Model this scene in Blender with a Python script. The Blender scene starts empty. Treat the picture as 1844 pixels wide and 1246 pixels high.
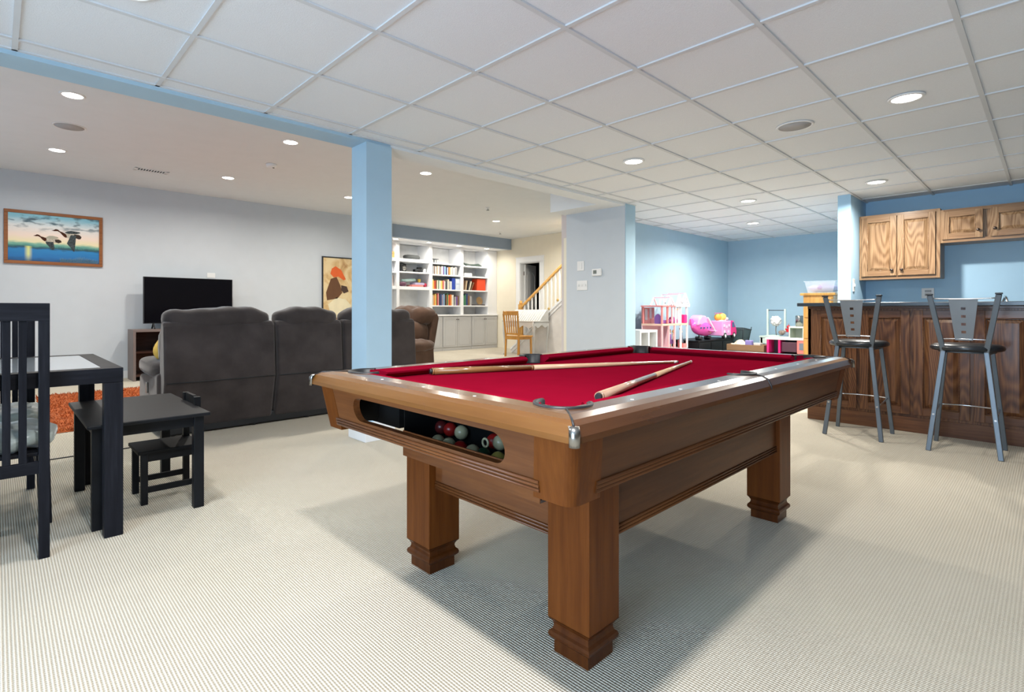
import bpy, bmesh, math, random
from mathutils import Vector, Matrix
R_ = random.Random(7)
SC = bpy.context.scene
COL = SC.collection
PI = math.pi

# ------------------------------------------------------------------ camera, world, exposure, daylight
IW, IH = 1844, 1246
FPX, CX, HY, YAW, CAMH = 947.3, 870.0, 558.0, 0.824, 1.034
cd = bpy.data.cameras.new('camera'); cam = bpy.data.objects.new('camera', cd); COL.objects.link(cam)
cd.sensor_fit = 'HORIZONTAL'; cd.sensor_width = 36.0; cd.lens = FPX/IW*36.0
cd.shift_x = (IW/2-CX)/IW; cd.shift_y = -(IH/2-HY)/IW
cd.clip_start = 0.05; cd.clip_end = 100
cam.location = (0, 0, CAMH); cam.rotation_euler = (PI/2, 0, YAW-PI/2)
SC.camera = cam
SC.view_settings.view_transform = 'Standard'; SC.view_settings.look = 'None'
SC.view_settings.gamma = 1.0; SC.view_settings.use_curve_mapping = False
SC.view_settings.exposure = 0.12
w = bpy.data.worlds.new('world'); SC.world = w; w.use_nodes = True
w.node_tree.nodes['Background'].inputs[0].default_value = (0.62, 0.78, 1.0, 1)
w.node_tree.nodes['Background'].inputs[1].default_value = 2.0

def area(name, loc, rot, sx, sy, power, color, shape='RECTANGLE', spread=PI):
    l = bpy.data.lights.new(name, 'AREA'); l.shape = shape; l.size = sx
    if shape in ('RECTANGLE', 'ELLIPSE'): l.size_y = sy
    l.energy = power; l.color = color; l.spread = spread
    o = bpy.data.objects.new(name, l); COL.objects.link(o); o.location = loc; o.rotation_euler = rot
    return o
DAY = (0.54, 0.76, 1.0)
area('daylight_patio', (-2.42, .2, 1.1), (0, -PI/2, 0), 2.0, 2.5, 185, DAY)
area('daylight_far_window', (-2.42, 6.6, 1.55), (0, -PI/2, 0), 1.2, 2.2, 22, DAY)
LAMP_W = 30.0
WARM = (1.0, 0.945, 0.85)

# ------------------------------------------------------------------ materials
MATS = {}
def new_mat(name):
    m = bpy.data.materials.new(name); m.use_nodes = True
    nt = m.node_tree; b = nt.nodes['Principled BSDF']
    MATS[name] = m
    return m, nt, b
def N(nt, t, **kw):
    n = nt.nodes.new(t)
    for k, v in kw.items(): setattr(n, k, v)
    return n
def ramp(nt, fac, stops):
    r = N(nt, 'ShaderNodeValToRGB')
    e = r.color_ramp.elements
    while len(e) < len(stops): e.new(0.5)
    for i, (p, c) in enumerate(stops):
        e[i].position = p; e[i].color = (*c, 1)
    nt.links.new(fac, r.inputs[0]); return r.outputs[0]
def coords(nt, scale=(1, 1, 1), kind='Object', rot=(0, 0, 0)):
    tc = N(nt, 'ShaderNodeTexCoord'); mp = N(nt, 'ShaderNodeMapping')
    mp.inputs['Scale'].default_value = scale; mp.inputs['Rotation'].default_value = rot
    nt.links.new(tc.outputs[kind], mp.inputs[0]); return mp.outputs[0]
def noise(nt, vec, scale, detail=3, rough=.5, dist=0):
    n = N(nt, 'ShaderNodeTexNoise'); n.inputs['Scale'].default_value = scale
    n.inputs['Detail'].default_value = detail; n.inputs['Roughness'].default_value = rough
    n.inputs['Distortion'].default_value = dist
    nt.links.new(vec, n.inputs['Vector']); return n.outputs[0]
def bump(nt, b, h, dist, strength=1.0):
    n = N(nt, 'ShaderNodeBump'); n.inputs['Distance'].default_value = dist; n.inputs['Strength'].default_value = strength
    nt.links.new(h, n.inputs['Height']); nt.links.new(n.outputs[0], b.inputs['Normal'])
def plain(name, c, rough=.5, metal=0, var=.06, vscale=6, bmp=0, bscale=80, coat=0, spec=None, sheen=0):
    m, nt, b = new_mat(name)
    b.inputs['Roughness'].default_value = rough; b.inputs['Metallic'].default_value = metal
    v = coords(nt)
    f = noise(nt, v, vscale, 3)
    lo = tuple(max(0, x*(1-var)) for x in c); hi = tuple(min(1, x*(1+var)) for x in c)
    nt.links.new(ramp(nt, f, [(.3, lo), (.7, hi)]), b.inputs['Base Color'])
    if bmp: bump(nt, b, noise(nt, v, bscale, 4), bmp)
    if coat: b.inputs['Coat Weight'].default_value = coat; b.inputs['Coat Roughness'].default_value = .12
    if spec is not None: b.inputs['Specular IOR Level'].default_value = spec
    if sheen: b.inputs['Sheen Weight'].default_value = sheen; b.inputs['Sheen Roughness'].default_value = .4
    return m
def wood(name, dark, mid, light, axis='z', rough=.35, coat=.3, fine=60, rings=0, ringscale=3.0, contrast=1.0):
    m, nt, b = new_mat(name)
    s = {'x': (.06, 1, 1), 'y': (1, .06, 1), 'z': (1, 1, .06)}[axis]
    v = coords(nt, s)
    f1 = noise(nt, v, fine, 4, .6)
    s2 = {'x': (.18, 1, 1), 'y': (1, .18, 1), 'z': (1, 1, .18)}[axis]
    v2 = coords(nt, s2)
    f2 = noise(nt, v2, 4, 3, .5, .6)
    mx = N(nt, 'ShaderNodeMix', data_type='FLOAT'); mx.inputs[0].default_value = .45
    nt.links.new(f1, mx.inputs[2]); nt.links.new(f2, mx.inputs[3]); fac = mx.outputs[0]
    if rings:
        s3 = {'x': (.16, 1, 1), 'y': (1, .16, 1), 'z': (1, 1, .16)}[axis]
        g = noise(nt, coords(nt, s3), 5.5, .8, .3, .3)
        mu = N(nt, 'ShaderNodeMath', operation='MULTIPLY'); nt.links.new(g, mu.inputs[0]); mu.inputs[1].default_value = ringscale*9
        si = N(nt, 'ShaderNodeMath', operation='SINE'); nt.links.new(mu.outputs[0], si.inputs[0])
        ma = N(nt, 'ShaderNodeMath', operation='MULTIPLY_ADD'); nt.links.new(si.outputs[0], ma.inputs[0]); ma.inputs[1].default_value = .30; ma.inputs[2].default_value = .52
        m2 = N(nt, 'ShaderNodeMix', data_type='FLOAT'); m2.inputs[0].default_value = rings
        nt.links.new(fac, m2.inputs[2]); nt.links.new(ma.outputs[0], m2.inputs[3]); fac = m2.outputs[0]
    lo, hi = .5-.2/contrast, .5+.2/contrast
    nt.links.new(ramp(nt, fac, [(lo, dark), (.5, mid), (hi, light)]), b.inputs['Base Color'])
    b.inputs['Roughness'].default_value = rough
    b.inputs['Coat Weight'].default_value = coat; b.inputs['Coat Roughness'].default_value = .15
    b.inputs['Specular IOR Level'].default_value = .07 if 'black_brown' in name else (.14 if 'maple' in name or 'foot' in name else .25)
    bump(nt, b, f1, .0004)
    return m
def emit(name, c, s):
    m, nt, b = new_mat(name)
    b.inputs['Base Color'].default_value = (*c, 1); b.inputs['Emission Color'].default_value = (*c, 1)
    b.inputs['Emission Strength'].default_value = s; return m
def glass(name, c=(1, 1, 1), rough=.02, ior=1.45, alpha=None):
    m, nt, b = new_mat(name)
    b.inputs['Base Color'].default_value = (*c, 1); b.inputs['Roughness'].default_value = rough
    if alpha is None:
        b.inputs['Transmission Weight'].default_value = 1; b.inputs['IOR'].default_value = ior
    else: b.inputs['Alpha'].default_value = alpha
    return m

blue = plain('blue_paint', (.41, .58, .70), .75, var=.015, bmp=.0003, bscale=220)
blue_cooled = plain('blue_paint_cooled', (.40, .62, .81), .75, var=.015, bmp=.0003, bscale=220)  # same blue paint; colour pushed bluer to cancel the warm lamp light
greyp = plain('pale_grey_blue_paint', (.56, .605, .65), .75, var=.012, bmp=.0003, bscale=220)
slate = plain('slate_blue_paint', (.30, .37, .46), .75, var=.012, bmp=.0003, bscale=220)
cream = plain('cream_paint', (.80, .74, .60), .75, var=.012, bmp=.0003, bscale=220)
mauve = plain('mauve_paint', (.62, .56, .55), .75, var=.012)
white = plain('white_paint', (.80, .81, .81), .45, var=.012)
ceilp = plain('drywall_ceiling_paint', (.76, .79, .81), .85, var=.012, bmp=.0003, bscale=250)
tilem = plain('acoustic_tile', (.80, .82, .845), .9, var=.03, vscale=260, bmp=.0015, bscale=170)
teem = plain('ceiling_tee_metal', (.66, .675, .69), .8, var=.01)
shelfw = plain('shelf_white_enamel', (.84, .85, .87), .4, var=.01)
greycab = plain('grey_cabinet_paint', (.50, .50, .50), .5, var=.02)
dark = plain('unlit_room_shade', (.035, .028, .022), .9)  # near-black colour carries the darkness of an unlit room
# carpet: loop pile ribs running along the room
m, nt, b = new_mat('ribbed_loop_carpet'); carpet = m
tc = N(nt, 'ShaderNodeTexCoord'); sx = N(nt, 'ShaderNodeSeparateXYZ'); nt.links.new(tc.outputs['Object'], sx.inputs[0])
def mth(op, a, bb=None):
    n = N(nt, 'ShaderNodeMath', operation=op)
    for i, q in enumerate((a, bb)):
        if q is None: continue
        if isinstance(q, (int, float)): n.inputs[i].default_value = q
        else: nt.links.new(q, n.inputs[i])
    return n.outputs[0]
ns = noise(nt, tc.outputs['Object'], 60, 2)
jx = mth('ADD', sx.outputs[0], mth('MULTIPLY', ns, .0015))
rib = mth('SINE', mth('MULTIPLY', jx, 2*PI/.0095))
loop = mth('SINE', mth('MULTIPLY', sx.outputs[1], 2*PI/.011))
h1 = mth('ADD', mth('MULTIPLY', rib, .5), mth('MULTIPLY', loop, .2))
h1 = mth('ADD', h1, mth('MULTIPLY', noise(nt, tc.outputs['Object'], 420, 2), .6))
big = noise(nt, tc.outputs['Object'], 1.3, 4)
fac = mth('ADD', mth('MULTIPLY', h1, .52), mth('ADD', mth('MULTIPLY', big, .24), .20))
nt.links.new(ramp(nt, fac, [(.05, (.30, .26, .19)), (.45, (.56, .51, .42)), (.85, (.74, .69, .58))]), b.inputs['Base Color'])
b.inputs['Roughness'].default_value = .95; b.inputs['Specular IOR Level'].default_value = .15
bump(nt, b, h1, .0025)

ptw = wood('pool_table_stained_maple', (.055, .017, .005), (.09, .030, .009), (.135, .047, .014), 'x', .40, .05, 40)  # same maple, darkened so the long sides carry their shade in the colour
ptwy = wood('pool_table_stained_maple_end', (.085, .026, .008), (.135, .045, .014), (.21, .075, .022), 'y', .30, .30, 40)
ptwz = wood('pool_table_stained_maple_leg', (.070, .016, .002), (.125, .034, .005), (.175, .052, .009), 'z', .42, .0, 40)
ptwf = wood('pool_table_dark_foot', (.045, .010, .002), (.075, .020, .004), (.11, .032, .007), 'z', .35, .1, 40)
raily = wood('pool_rail_lacquer', (.10, .038, .009), (.145, .060, .015), (.19, .085, .025), 'y', .22, .6, 22)
felt = plain('red_billiard_cloth', (.22, .0035, .018), 1.0, var=.04, vscale=9, spec=0)
blackr = plain('black_rubber', (.012, .014, .017), .45)
blackp = plain('black_interior_paint', (.006, .006, .006), .9, spec=.1)
chrome = plain('polished_chrome', (.34, .33, .31), .25, 1, var=.02)
pearl = plain('pearl_sight', (.85, .83, .78), .3)
cuew = wood('cue_maple', (.58, .36, .20), (.70, .46, .27), (.78, .55, .34), 'x', .25, .6, 50)
cueb = wood('cue_rosewood', (.17, .07, .02), (.28, .13, .045), (.36, .18, .07), 'x', .22, .8, 50)
cueg = wood('cue_inlaid_butt', (.30, .15, .09), (.48, .30, .2), (.62, .45, .33), 'x', .2, .8, 60)
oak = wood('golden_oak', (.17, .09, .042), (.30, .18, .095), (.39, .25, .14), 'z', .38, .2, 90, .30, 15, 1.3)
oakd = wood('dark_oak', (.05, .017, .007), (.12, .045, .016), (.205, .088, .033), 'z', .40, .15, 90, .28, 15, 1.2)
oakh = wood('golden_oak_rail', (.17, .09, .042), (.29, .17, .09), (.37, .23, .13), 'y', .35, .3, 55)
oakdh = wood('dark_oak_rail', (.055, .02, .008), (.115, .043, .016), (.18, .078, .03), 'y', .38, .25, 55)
pine = wood('honey_pine', (.42, .20, .05), (.62, .33, .09), (.72, .42, .14), 'z', .3, .4, 30)
amber = wood('amber_chair_wood', (.36, .15, .025), (.55, .25, .045), (.66, .34, .075), 'z', .3, .4, 40)
hand = wood('handrail_oak', (.50, .25, .06), (.66, .36, .10), (.74, .44, .15), 'y', .3, .4, 30)
counter = plain('charcoal_laminate', (.03, .042, .055), .25, var=.2, vscale=200)
steel = plain('grey_powdercoat_steel', (.13, .15, .17), .4, .6, var=.04)
rod = plain('bright_steel_rod', (.62, .62, .63), .25, 1)
vinyl = plain('black_vinyl', (.010, .013, .018), .32, var=.1, coat=.15)
blackw = wood('black_brown_wood', (.005, .0052, .007), (.010, .0105, .014), (.020, .021, .027), 'z', .5, .03, 60)
blackwx = wood('black_brown_board', (.005, .0052, .007), (.010, .0105, .014), (.020, .021, .027), 'x', .5, .03, 60)
kidb = plain('black_painted_pine', (.006, .007, .009), .45, var=.2, vscale=14, spec=.18)
frost = plain('frosted_table_glass', (.62, .70, .76), .06, var=.01, coat=1.0)
suede = plain('charcoal_brown_suede', (.050, .041, .040), .9, var=.25, vscale=5, bmp=.0012, bscale=40, sheen=.35, spec=.2)
suede_warm = plain('lamp_warmed_suede', (.105, .060, .040), .9, var=.2, vscale=6, bmp=.0012, bscale=40, sheen=.35, spec=.2)  # same suede as the sofa; warm lamp tint put into the colour
satin = plain('sage_satin', (.36, .41, .39), .32, var=.12, vscale=7, bmp=.004, bscale=18, sheen=.6)
espresso = wood('espresso_veneer', (.02, .008, .006), (.04, .016, .011), (.07, .03, .02), 'x', .35, .3, 40)
taupe = plain('taupe_veneer_side', (.16, .125, .115), .5)
screen = plain('tv_screen', (.003, .003, .005), .12, var=.1, spec=.3)
plastic = plain('white_plastic', (.80, .80, .79), .35, var=.01)
lampglow = emit('led_lens', (1, .97, .92), 14)
def col(name, c, rough=.5, **k):
    return MATS.get(name) or plain(name, c, rough, **k)

# ------------------------------------------------------------------ mesh builder
class MB:
    def __init__(s): s.v = []; s.f = []; s.sm = []
    def add(s, vs, fs, smooth=False):
        o = len(s.v); s.v += [tuple(v) for v in vs]
        for f in fs: s.f.append([i+o for i in f]); s.sm.append(smooth)
        return s
    def box(s, x0, y0, z0, x1, y1, z1):
        x0, x1 = sorted((x0, x1)); y0, y1 = sorted((y0, y1)); z0, z1 = sorted((z0, z1))
        return s.add([(x0,y0,z0),(x1,y0,z0),(x1,y1,z0),(x0,y1,z0),(x0,y0,z1),(x1,y0,z1),(x1,y1,z1),(x0,y1,z1)],
                     [(0,3,2,1),(4,5,6,7),(0,1,5,4),(1,2,6,5),(2,3,7,6),(3,0,4,7)])
    def bar(s, p0, p1, w, h, up=(0, 0, 1), w1=None, h1=None):
        p0, p1 = Vector(p0), Vector(p1); d = (p1-p0).normalized(); up = Vector(up)
        if abs(d.dot(up)) > .98: up = Vector((0, 1, 0))
        a = d.cross(up).normalized(); u = a.cross(d).normalized(); vs = []
        for p, ww, hh in ((p0, w, h), (p1, w1 or w, h1 or h)):
            for i, j in ((-1,-1),(1,-1),(1,1),(-1,1)): vs.append(p + a*(i*ww/2) + u*(j*hh/2))
        return s.add(vs, [(0,1,2,3),(7,6,5,4),(0,4,5,1),(1,5,6,2),(2,6,7,3),(3,7,4,0)])
    def cyl(s, p0, p1, r0, r1=None, n=16, cap=True):
        r1 = r0 if r1 is None else r1
        p0, p1 = Vector(p0), Vector(p1); d = (p1-p0).normalized()
        up = Vector((0, 0, 1)) if abs(d.z) < .95 else Vector((1, 0, 0))
        a = d.cross(up).normalized(); u = a.cross(d).normalized(); vs = []
        for p, r in ((p0, r0), (p1, r1)):
            for k in range(n):
                t = 2*PI*k/n; vs.append(p + a*(math.cos(t)*r) + u*(math.sin(t)*r))
        s.add(vs, [(k, (k+1) % n, n+(k+1) % n, n+k)[::-1] for k in range(n)], True)
        if cap:
            s.add(vs[:n], [tuple(range(n))]); s.add(vs[n:], [tuple(range(n))[::-1]])
        return s
    def tube(s, pts, r, n=8, closed=False, cap=True):
        pts = [Vector(p) for p in pts]; m = len(pts); vs = []; prev = None
        for i, p in enumerate(pts):
            if closed: d = pts[(i+1) % m]-pts[i-1]
            else: d = pts[min(i+1, m-1)]-pts[max(i-1, 0)]
            d.normalize()
            if prev is None:
                up = Vector((0, 0, 1)) if abs(d.z) < .9 else Vector((1, 0, 0)); a = d.cross(up).normalized()
            else: a = (prev - d*prev.dot(d)).normalized()
            prev = a; u = a.cross(d)
            rr = r[i] if isinstance(r, (list, tuple)) else r
            for k in range(n):
                t = 2*PI*k/n; vs.append(p + a*math.cos(t)*rr + u*math.sin(t)*rr)
        fs = []
        for i in range(m if closed else m-1):
            j = (i+1) % m
            for k in range(n): fs.append((i*n+k, i*n+(k+1) % n, j*n+(k+1) % n, j*n+k))
        s.add(vs, fs, True)
        if cap and not closed:
            s.add(vs[:n], [tuple(range(n))[::-1]]); s.add(vs[-n:], [tuple(range(n))])
        return s
    def lathe(s, c, prof, n=24, smooth=True):
        c = Vector(c); vs = []
        for r, z in prof:
            for k in range(n):
                t = 2*PI*k/n; vs.append((c.x+r*math.cos(t), c.y+r*math.sin(t), c.z+z))
        fs = [(i*n+k, i*n+(k+1) % n, (i+1)*n+(k+1) % n, (i+1)*n+k) for i in range(len(prof)-1) for k in range(n)]
        s.add(vs, fs, smooth)
        if prof[0][0] > 1e-4: s.add(vs[:n], [tuple(range(n))[::-1]])
        if prof[-1][0] > 1e-4: s.add(vs[-n:], [tuple(range(n))])
        return s
    def prism(s, pts, axis, a, b_, smooth=False):
        n = len(pts)
        def P(p, q):
            return {'x': (q, p[0], p[1]), 'y': (p[0], q, p[1]), 'z': (p[0], p[1], q)}[axis]
        vs = [P(p, a) for p in pts] + [P(p, b_) for p in pts]
        s.add(vs, [tuple(range(n))[::-1], tuple(range(n, 2*n))])
        s.add(vs, [(k, (k+1) % n, n+(k+1) % n, n+k) for k in range(n)], smooth)
        return s
    def ell(s, c, r, n=20, m=12, e=1.0, fn=None):
        """superellipsoid; e<1 makes it boxier"""
        def pw(x): return math.copysign(abs(x)**e, x)
        vs = []
        for i in range(m+1):
            ph = -PI/2 + PI*i/m
            for k in range(n):
                t = 2*PI*k/n
                p = Vector((pw(math.cos(ph))*pw(math.cos(t))*r[0], pw(math.cos(ph))*pw(math.sin(t))*r[1], pw(math.sin(ph))*r[2]))
                if fn: p = fn(p)
                vs.append((c[0]+p.x, c[1]+p.y, c[2]+p.z))
        fs = [(i*n+k, i*n+(k+1) % n, (i+1)*n+(k+1) % n, (i+1)*n+k) for i in range(m) for k in range(n)]
        return s.add(vs, fs, True)
    def sweep(s, prof, loop, closed=True, smooth=False):
        """prof: (offset inward, z); loop: function giving corner points for an offset"""
        rings = [[(x, y, z) for x, y in loop(o)] for o, z in prof]
        n = len(rings[0]); vs = [v for r in rings for v in r]; m = len(rings); fs = []
        for i in range(m if closed else m-1):
            j = (i+1) % m
            for k in range(n): fs.append((i*n+k, i*n+(k+1) % n, j*n+(k+1) % n, j*n+k))
        return s.add(vs, fs, smooth)
    def mesh(s, name):
        me = bpy.data.meshes.new(name); me.from_pydata(s.v, [], s.f); me.update()
        bm = bmesh.new(); bm.from_mesh(me)
        bmesh.ops.remove_doubles(bm, verts=bm.verts, dist=1e-5)
        bmesh.ops.recalc_face_normals(bm, faces=bm.faces)
        # keep smooth flags by restoring from face order when possible
        bm.to_mesh(me); bm.free()
        return me
    def build(s, name, mat, parent=None, bevel=0, loc=None, rz=0, label=None, smooth=None, seg=2):
        me = bpy.data.meshes.new(name); me.from_pydata(s.v, [], s.f)
        for p, q in zip(me.polygons, s.sm): p.use_smooth = q
        me.update()
        bm = bmesh.new(); bm.from_mesh(me)
        bmesh.ops.remove_doubles(bm, verts=bm.verts, dist=1e-5)
        bmesh.ops.recalc_face_normals(bm, faces=bm.faces)
        bm.to_mesh(me); bm.free()
        me.materials.append(mat)
        o = bpy.data.objects.new(name, me); COL.objects.link(o)
        if parent: o.parent = parent
        if loc: o.location = loc
        if rz: o.rotation_euler.z = rz
        if bevel:
            md = o.modifiers.new('bevel', 'BEVEL'); md.width = bevel; md.segments = seg; md.limit_method = 'ANGLE'; md.angle_limit = 0.6
            md.harden_normals = False
        if label: o['label'] = label
        return o
def bx(*a): return MB().box(*a)
def tag(o, label, cat, group=None):
    o['label'] = label; o['category'] = cat
    if group: o['group'] = group
    return o
def thing(name, label, cat, loc=(0, 0, 0), rz=0, group=None):
    o = bpy.data.objects.new(name, None); COL.objects.link(o); o.empty_display_size = .1
    o.location = loc; o.rotation_euler.z = rz
    return tag(o, label, cat, group)
def struct(name, mb, mat, bevel=0, label=None, parent=None):
    o = mb.build(name, mat, parent, bevel)
    if not parent: o['kind'] = 'structure'
    if label: o['label'] = label
    return o
def dup(root, loc, rz=0, label=None, group=None):
    r = root.copy(); COL.objects.link(r); r.location = loc; r.rotation_euler.z = rz
    if label: r['label'] = label
    if group: r['group'] = group
    for ch in list(root.children):
        c = ch.copy(); COL.objects.link(c); c.parent = r
        for g in list(ch.children):
            d = g.copy(); COL.objects.link(d); d.parent = c
    return r
def wob(amp, f, seed=0):
    def fn(p):
        q = (math.sin(p.x*f+seed)+math.sin(p.y*f*1.3+1.7+seed)+math.sin(p.z*f*1.1+.4+seed*2)+.6*math.sin((p.x+p.y-p.z)*f*2.1))
        return p + p.normalized()*q*amp*.35 if p.length > 1e-6 else p
    return fn
def boolean_cut(o, cutters):
    for i, c in enumerate(cutters):
        me = bpy.data.meshes.new('cut'); me.from_pydata(c.v, [], c.f)
        bm = bmesh.new(); bm.from_mesh(me); bmesh.ops.remove_doubles(bm, verts=bm.verts, dist=1e-5)
        bmesh.ops.recalc_face_normals(bm, faces=bm.faces); bm.to_mesh(me); bm.free()
        co = bpy.data.objects.new('cut', me); COL.objects.link(co); co.matrix_world = o.matrix_world
        md = o.modifiers.new('b', 'BOOLEAN'); md.object = co; md.operation = 'DIFFERENCE'; md.solver = 'EXACT'
        bpy.context.view_layer.update()
        dg = bpy.context.evaluated_depsgraph_get()
        nm = bpy.data.meshes.new_from_object(o.evaluated_get(dg))
        o.modifiers.remove(md); old = o.data; o.data = nm
        bpy.data.objects.remove(co)
    return o

# ------------------------------------------------------------------ the setting
ZT = 2.379            # tile ceiling
ZB = 2.355            # beam underside
ZH = 2.93             # high drywall ceiling
struct('floor', bx(-2.4, -3.4, -.12, 12.2, 11.2, 0), carpet)
struct('ceiling', bx(-2.4, -3.4, ZT+.008, 10.8, 3.66, 2.55).box(6.06, 3.66, ZT+.008, 10.8, 4.45, 2.55), tilem, label='white acoustic tile ceiling over the pool table')
g = MB(); TW = .024
xs = [.0699+.6406*i for i in range(-3, 17)]; ys = [3.4991-.6406*j for j in range(0, 11)]
for x in xs:
    if x < 10.6: g.box(x-TW/2, -3.4, ZT-.001, x+TW/2, 4.35 if x > 6.1 else 3.655, ZT+.0075)
for y in ys+[3.4991+.6406]:
    x0 = 6.06 if y > 3.66 else -2.3
    g.box(x0, y-TW/2, ZT-.002, 10.65, y+TW/2, ZT+.0070)
g.box(-2.3, 3.638, ZT-.001, 6.06, 3.66, ZT+.0075)
struct('trim_1', g, teem, label='metal grid holding the ceiling tiles')
# raised lip of each tile (tegular edge)
struct('ceiling', bx(-2.4, 3.87, ZH, 10.3, 9.56, 3.05).box(6.1, 9.56, ZH, 10.3, 9.97, 3.05), ceilp, label='smooth high white ceiling over the sofa area')
struct('trim_2', bx(-2.3, 3.66, ZB, 2.36, 3.87, ZH), blue, label='blue painted ceiling beam left of the column')
struct('trim_3', bx(2.36, 3.66, ZB, 6.06, 3.87, ZH), ceilp, label='pale ceiling beam right of the column')
cl = struct('trim_4', bx(2.128, 3.645, 0, 2.36, 3.875, ZB), blue, label='square blue support column behind the pool table')
struct('baseboard_column', bx(2.108, 3.625, 0, 2.38, 3.895, .13).box(2.114, 3.631, .13, 2.374, 3.889, .15), white, .002)
struct('wall_back', bx(-2.3, 9.55, 0, 6.2, 9.7, ZH), greyp)
struct('baseboard_back', bx(-2.3, 9.535, 0, 6.2, 9.55, .11), white, .003)
struct('trim_5', bx(6.2, 9.85, 2.65, 10.15, 9.97, ZH), slate, label='slate blue soffit above the built-in shelves')
struct('ceiling', bx(6.1, 9.97, 2.65, 10.3, 11.05, 2.75), shelfw, label='white underside of the shelf niche')
struct('wall_niche_back', bx(6.1, 10.95, 0, 10.3, 11.05, 2.7), cream)
struct('wall_niche_left', bx(6.1, 9.7, 0, 6.2, 10.95, ZH), greyp)
# east wall with the dark doorway
struct('wall_east', bx(10.15, 9.52, 0, 10.3, 11.05, ZH).box(10.15, 4.45, 0, 10.3, 8.84, ZH).box(10.15, 8.84, 2.27, 10.3, 9.52, ZH), cream)
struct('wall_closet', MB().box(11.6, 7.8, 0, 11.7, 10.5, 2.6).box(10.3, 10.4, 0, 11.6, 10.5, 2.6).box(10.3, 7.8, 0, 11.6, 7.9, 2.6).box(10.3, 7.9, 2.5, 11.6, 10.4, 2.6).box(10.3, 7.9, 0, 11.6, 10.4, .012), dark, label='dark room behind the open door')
d = struct('door_1', MB().box(10.13, 9.52, 0, 10.15, 9.66, 2.27).box(10.13, 8.70, 0, 10.15, 8.84, 2.27).box(10.13, 8.70, 2.27, 10.15, 9.66, 2.40)
       .box(10.125, 8.68, 2.40, 10.15, 9.68, 2.42).box(10.15, 9.50, 0, 10.3, 9.52, 2.27).box(10.15, 8.84, 0, 10.3, 8.86, 2.27).box(10.15, 8.84, 2.25, 10.3, 9.52, 2.27), white, .003, label='white door casing beside the stairs')
th = math.radians(106)
leaf = MB().box(0, -.02, .015, .64, .02, 2.24)
for (z0, z1) in ((.2, .95), (1.1, 2.05)):
    for (x0, x1) in ((.09, .55),):
        pts = [(x0, z0), (x1, z0), (x1, z1-.1)] + [(x0+(x1-x0)*(1-t/6), z1-.1+.1*math.sin(PI*t/6)) for t in range(1, 6)] + [(x0, z1-.1)]
        q = MB(); 
        for k in range(len(pts)):
            a, bb = pts[k], pts[(k+1) % len(pts)]
            leaf.bar((a[0], -.022, a[1]), (bb[0], -.022, bb[1]), .012, .012); leaf.bar((a[0], .022, a[1]), (bb[0], .022, bb[1]), .012, .012)
lf = leaf.build('door_leaf', white, None); lf.parent = d
lf.location = (10.27, 9.47, 0); lf.rotation_euler.z = -PI/2+th
hb = MB()
for z in (.35, 1.15, 2.0): hb.cyl((10.262, 9.49, z-.05), (10.262, 9.49, z+.05), .009)
o = hb.build('hinge', plain('bronze_hinge', (.05, .03, .02), .4, .8), d)
# stair block, bulkhead
struct('wall_thermostat', bx(5.83, 3.66, 0, 6.06, 4.59, ZB), greyp, label='pale wall end carrying the thermostat')
struct('wall_block_side', bx(5.835, 3.652, 0, 6.06, 3.66, ZT), blue, label='narrow blue side of the thermostat wall')
struct('wall_stair_side', bx(5.86, 4.59, 0, 6.02, 4.70, ZH), mauve)
struct('trim_6', bx(5.845, 4.585, 0, 5.862, 4.65, 2.04), cream, .003, label='cream casing at the edge of the thermostat wall')
struct('trim_7', bx(5.52, 3.87, ZB, 6.3, 4.62, ZH), ceilp, label='pale bulkhead between beam and thermostat wall')
struct('wall_playroom', bx(6.06, 4.36, 0, 10.75, 4.46, 2.5), blue)
struct('baseboard_playroom', bx(6.06, 4.345, 0, 10.65, 4.36, .11), white, .003)
struct('wall_playroom_far', bx(10.65, 1.6, 0, 10.75, 4.46, 2.5), blue)
struct('wall_bar', bx(8.05, -3.4, 0, 8.2, 1.59, 2.5), blue_cooled, label='blue wall behind the bar')
struct('wall_pillar', bx(7.32, 1.59, 0, 10.75, 1.72, 2.5), blue_cooled, label='blue wall end at the left of the oak cabinets')
# walls behind the camera
lw = MB()
for (y0, y1, z0, z1) in ((-3.4, -1.1, 0, 2.93), (-1.1, 1.5, 2.15, 2.93), (1.5, 5.5, 0, 2.93), (5.5, 7.7, 0, .95), (5.5, 7.7, 2.15, 2.93), (7.7, 9.7, 0, 2.93), (-1.1, 1.5, 0, .06)):
    lw.box(-2.4, y0, z0, -2.3, y1, z1)
struct('wall_left', lw, greyp)
bw = MB()
bw.box(-2.4, -3.5, 0, 8.2, -3.4, 2.5)
struct('wall_near', bw, plain('warm_taupe_paint', (.34, .29, .23), .8))
pane = glass('window_pane', (1, 1, 1), 0, alpha=.08)
def window(n, pts, axis):
    fr = MB(); (a0, a1, z0, z1) = pts; t = .05
    def B(u0, u1, w0, w1, d0=-.03, d1=.0):
        if axis == 'x': fr.box(-2.36, u0, w0, -2.29, u1, w1)
        else: fr.box(u0, -3.46, w0, u1, -3.39, w1)
    B(a0, a0+t, z0, z1); B(a1-t, a1, z0, z1); B(a0, a1, z0, z0+t); B(a0, a1, z1-t, z1)
    B((a0+a1)/2-t/2, (a0+a1)/2+t/2, z0, z1)
    f = struct('window_%d' % n, fr, white, .003)
    bx(-2.335, a0+t, z0+t, -2.33, a1-t, z1-t).build('window_pane', pane, f)
    return f
window(1, (-1.1, 1.5, .06, 2.15), 'x'); window(2, (5.5, 7.7, .95, 2.15), 'x')

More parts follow.
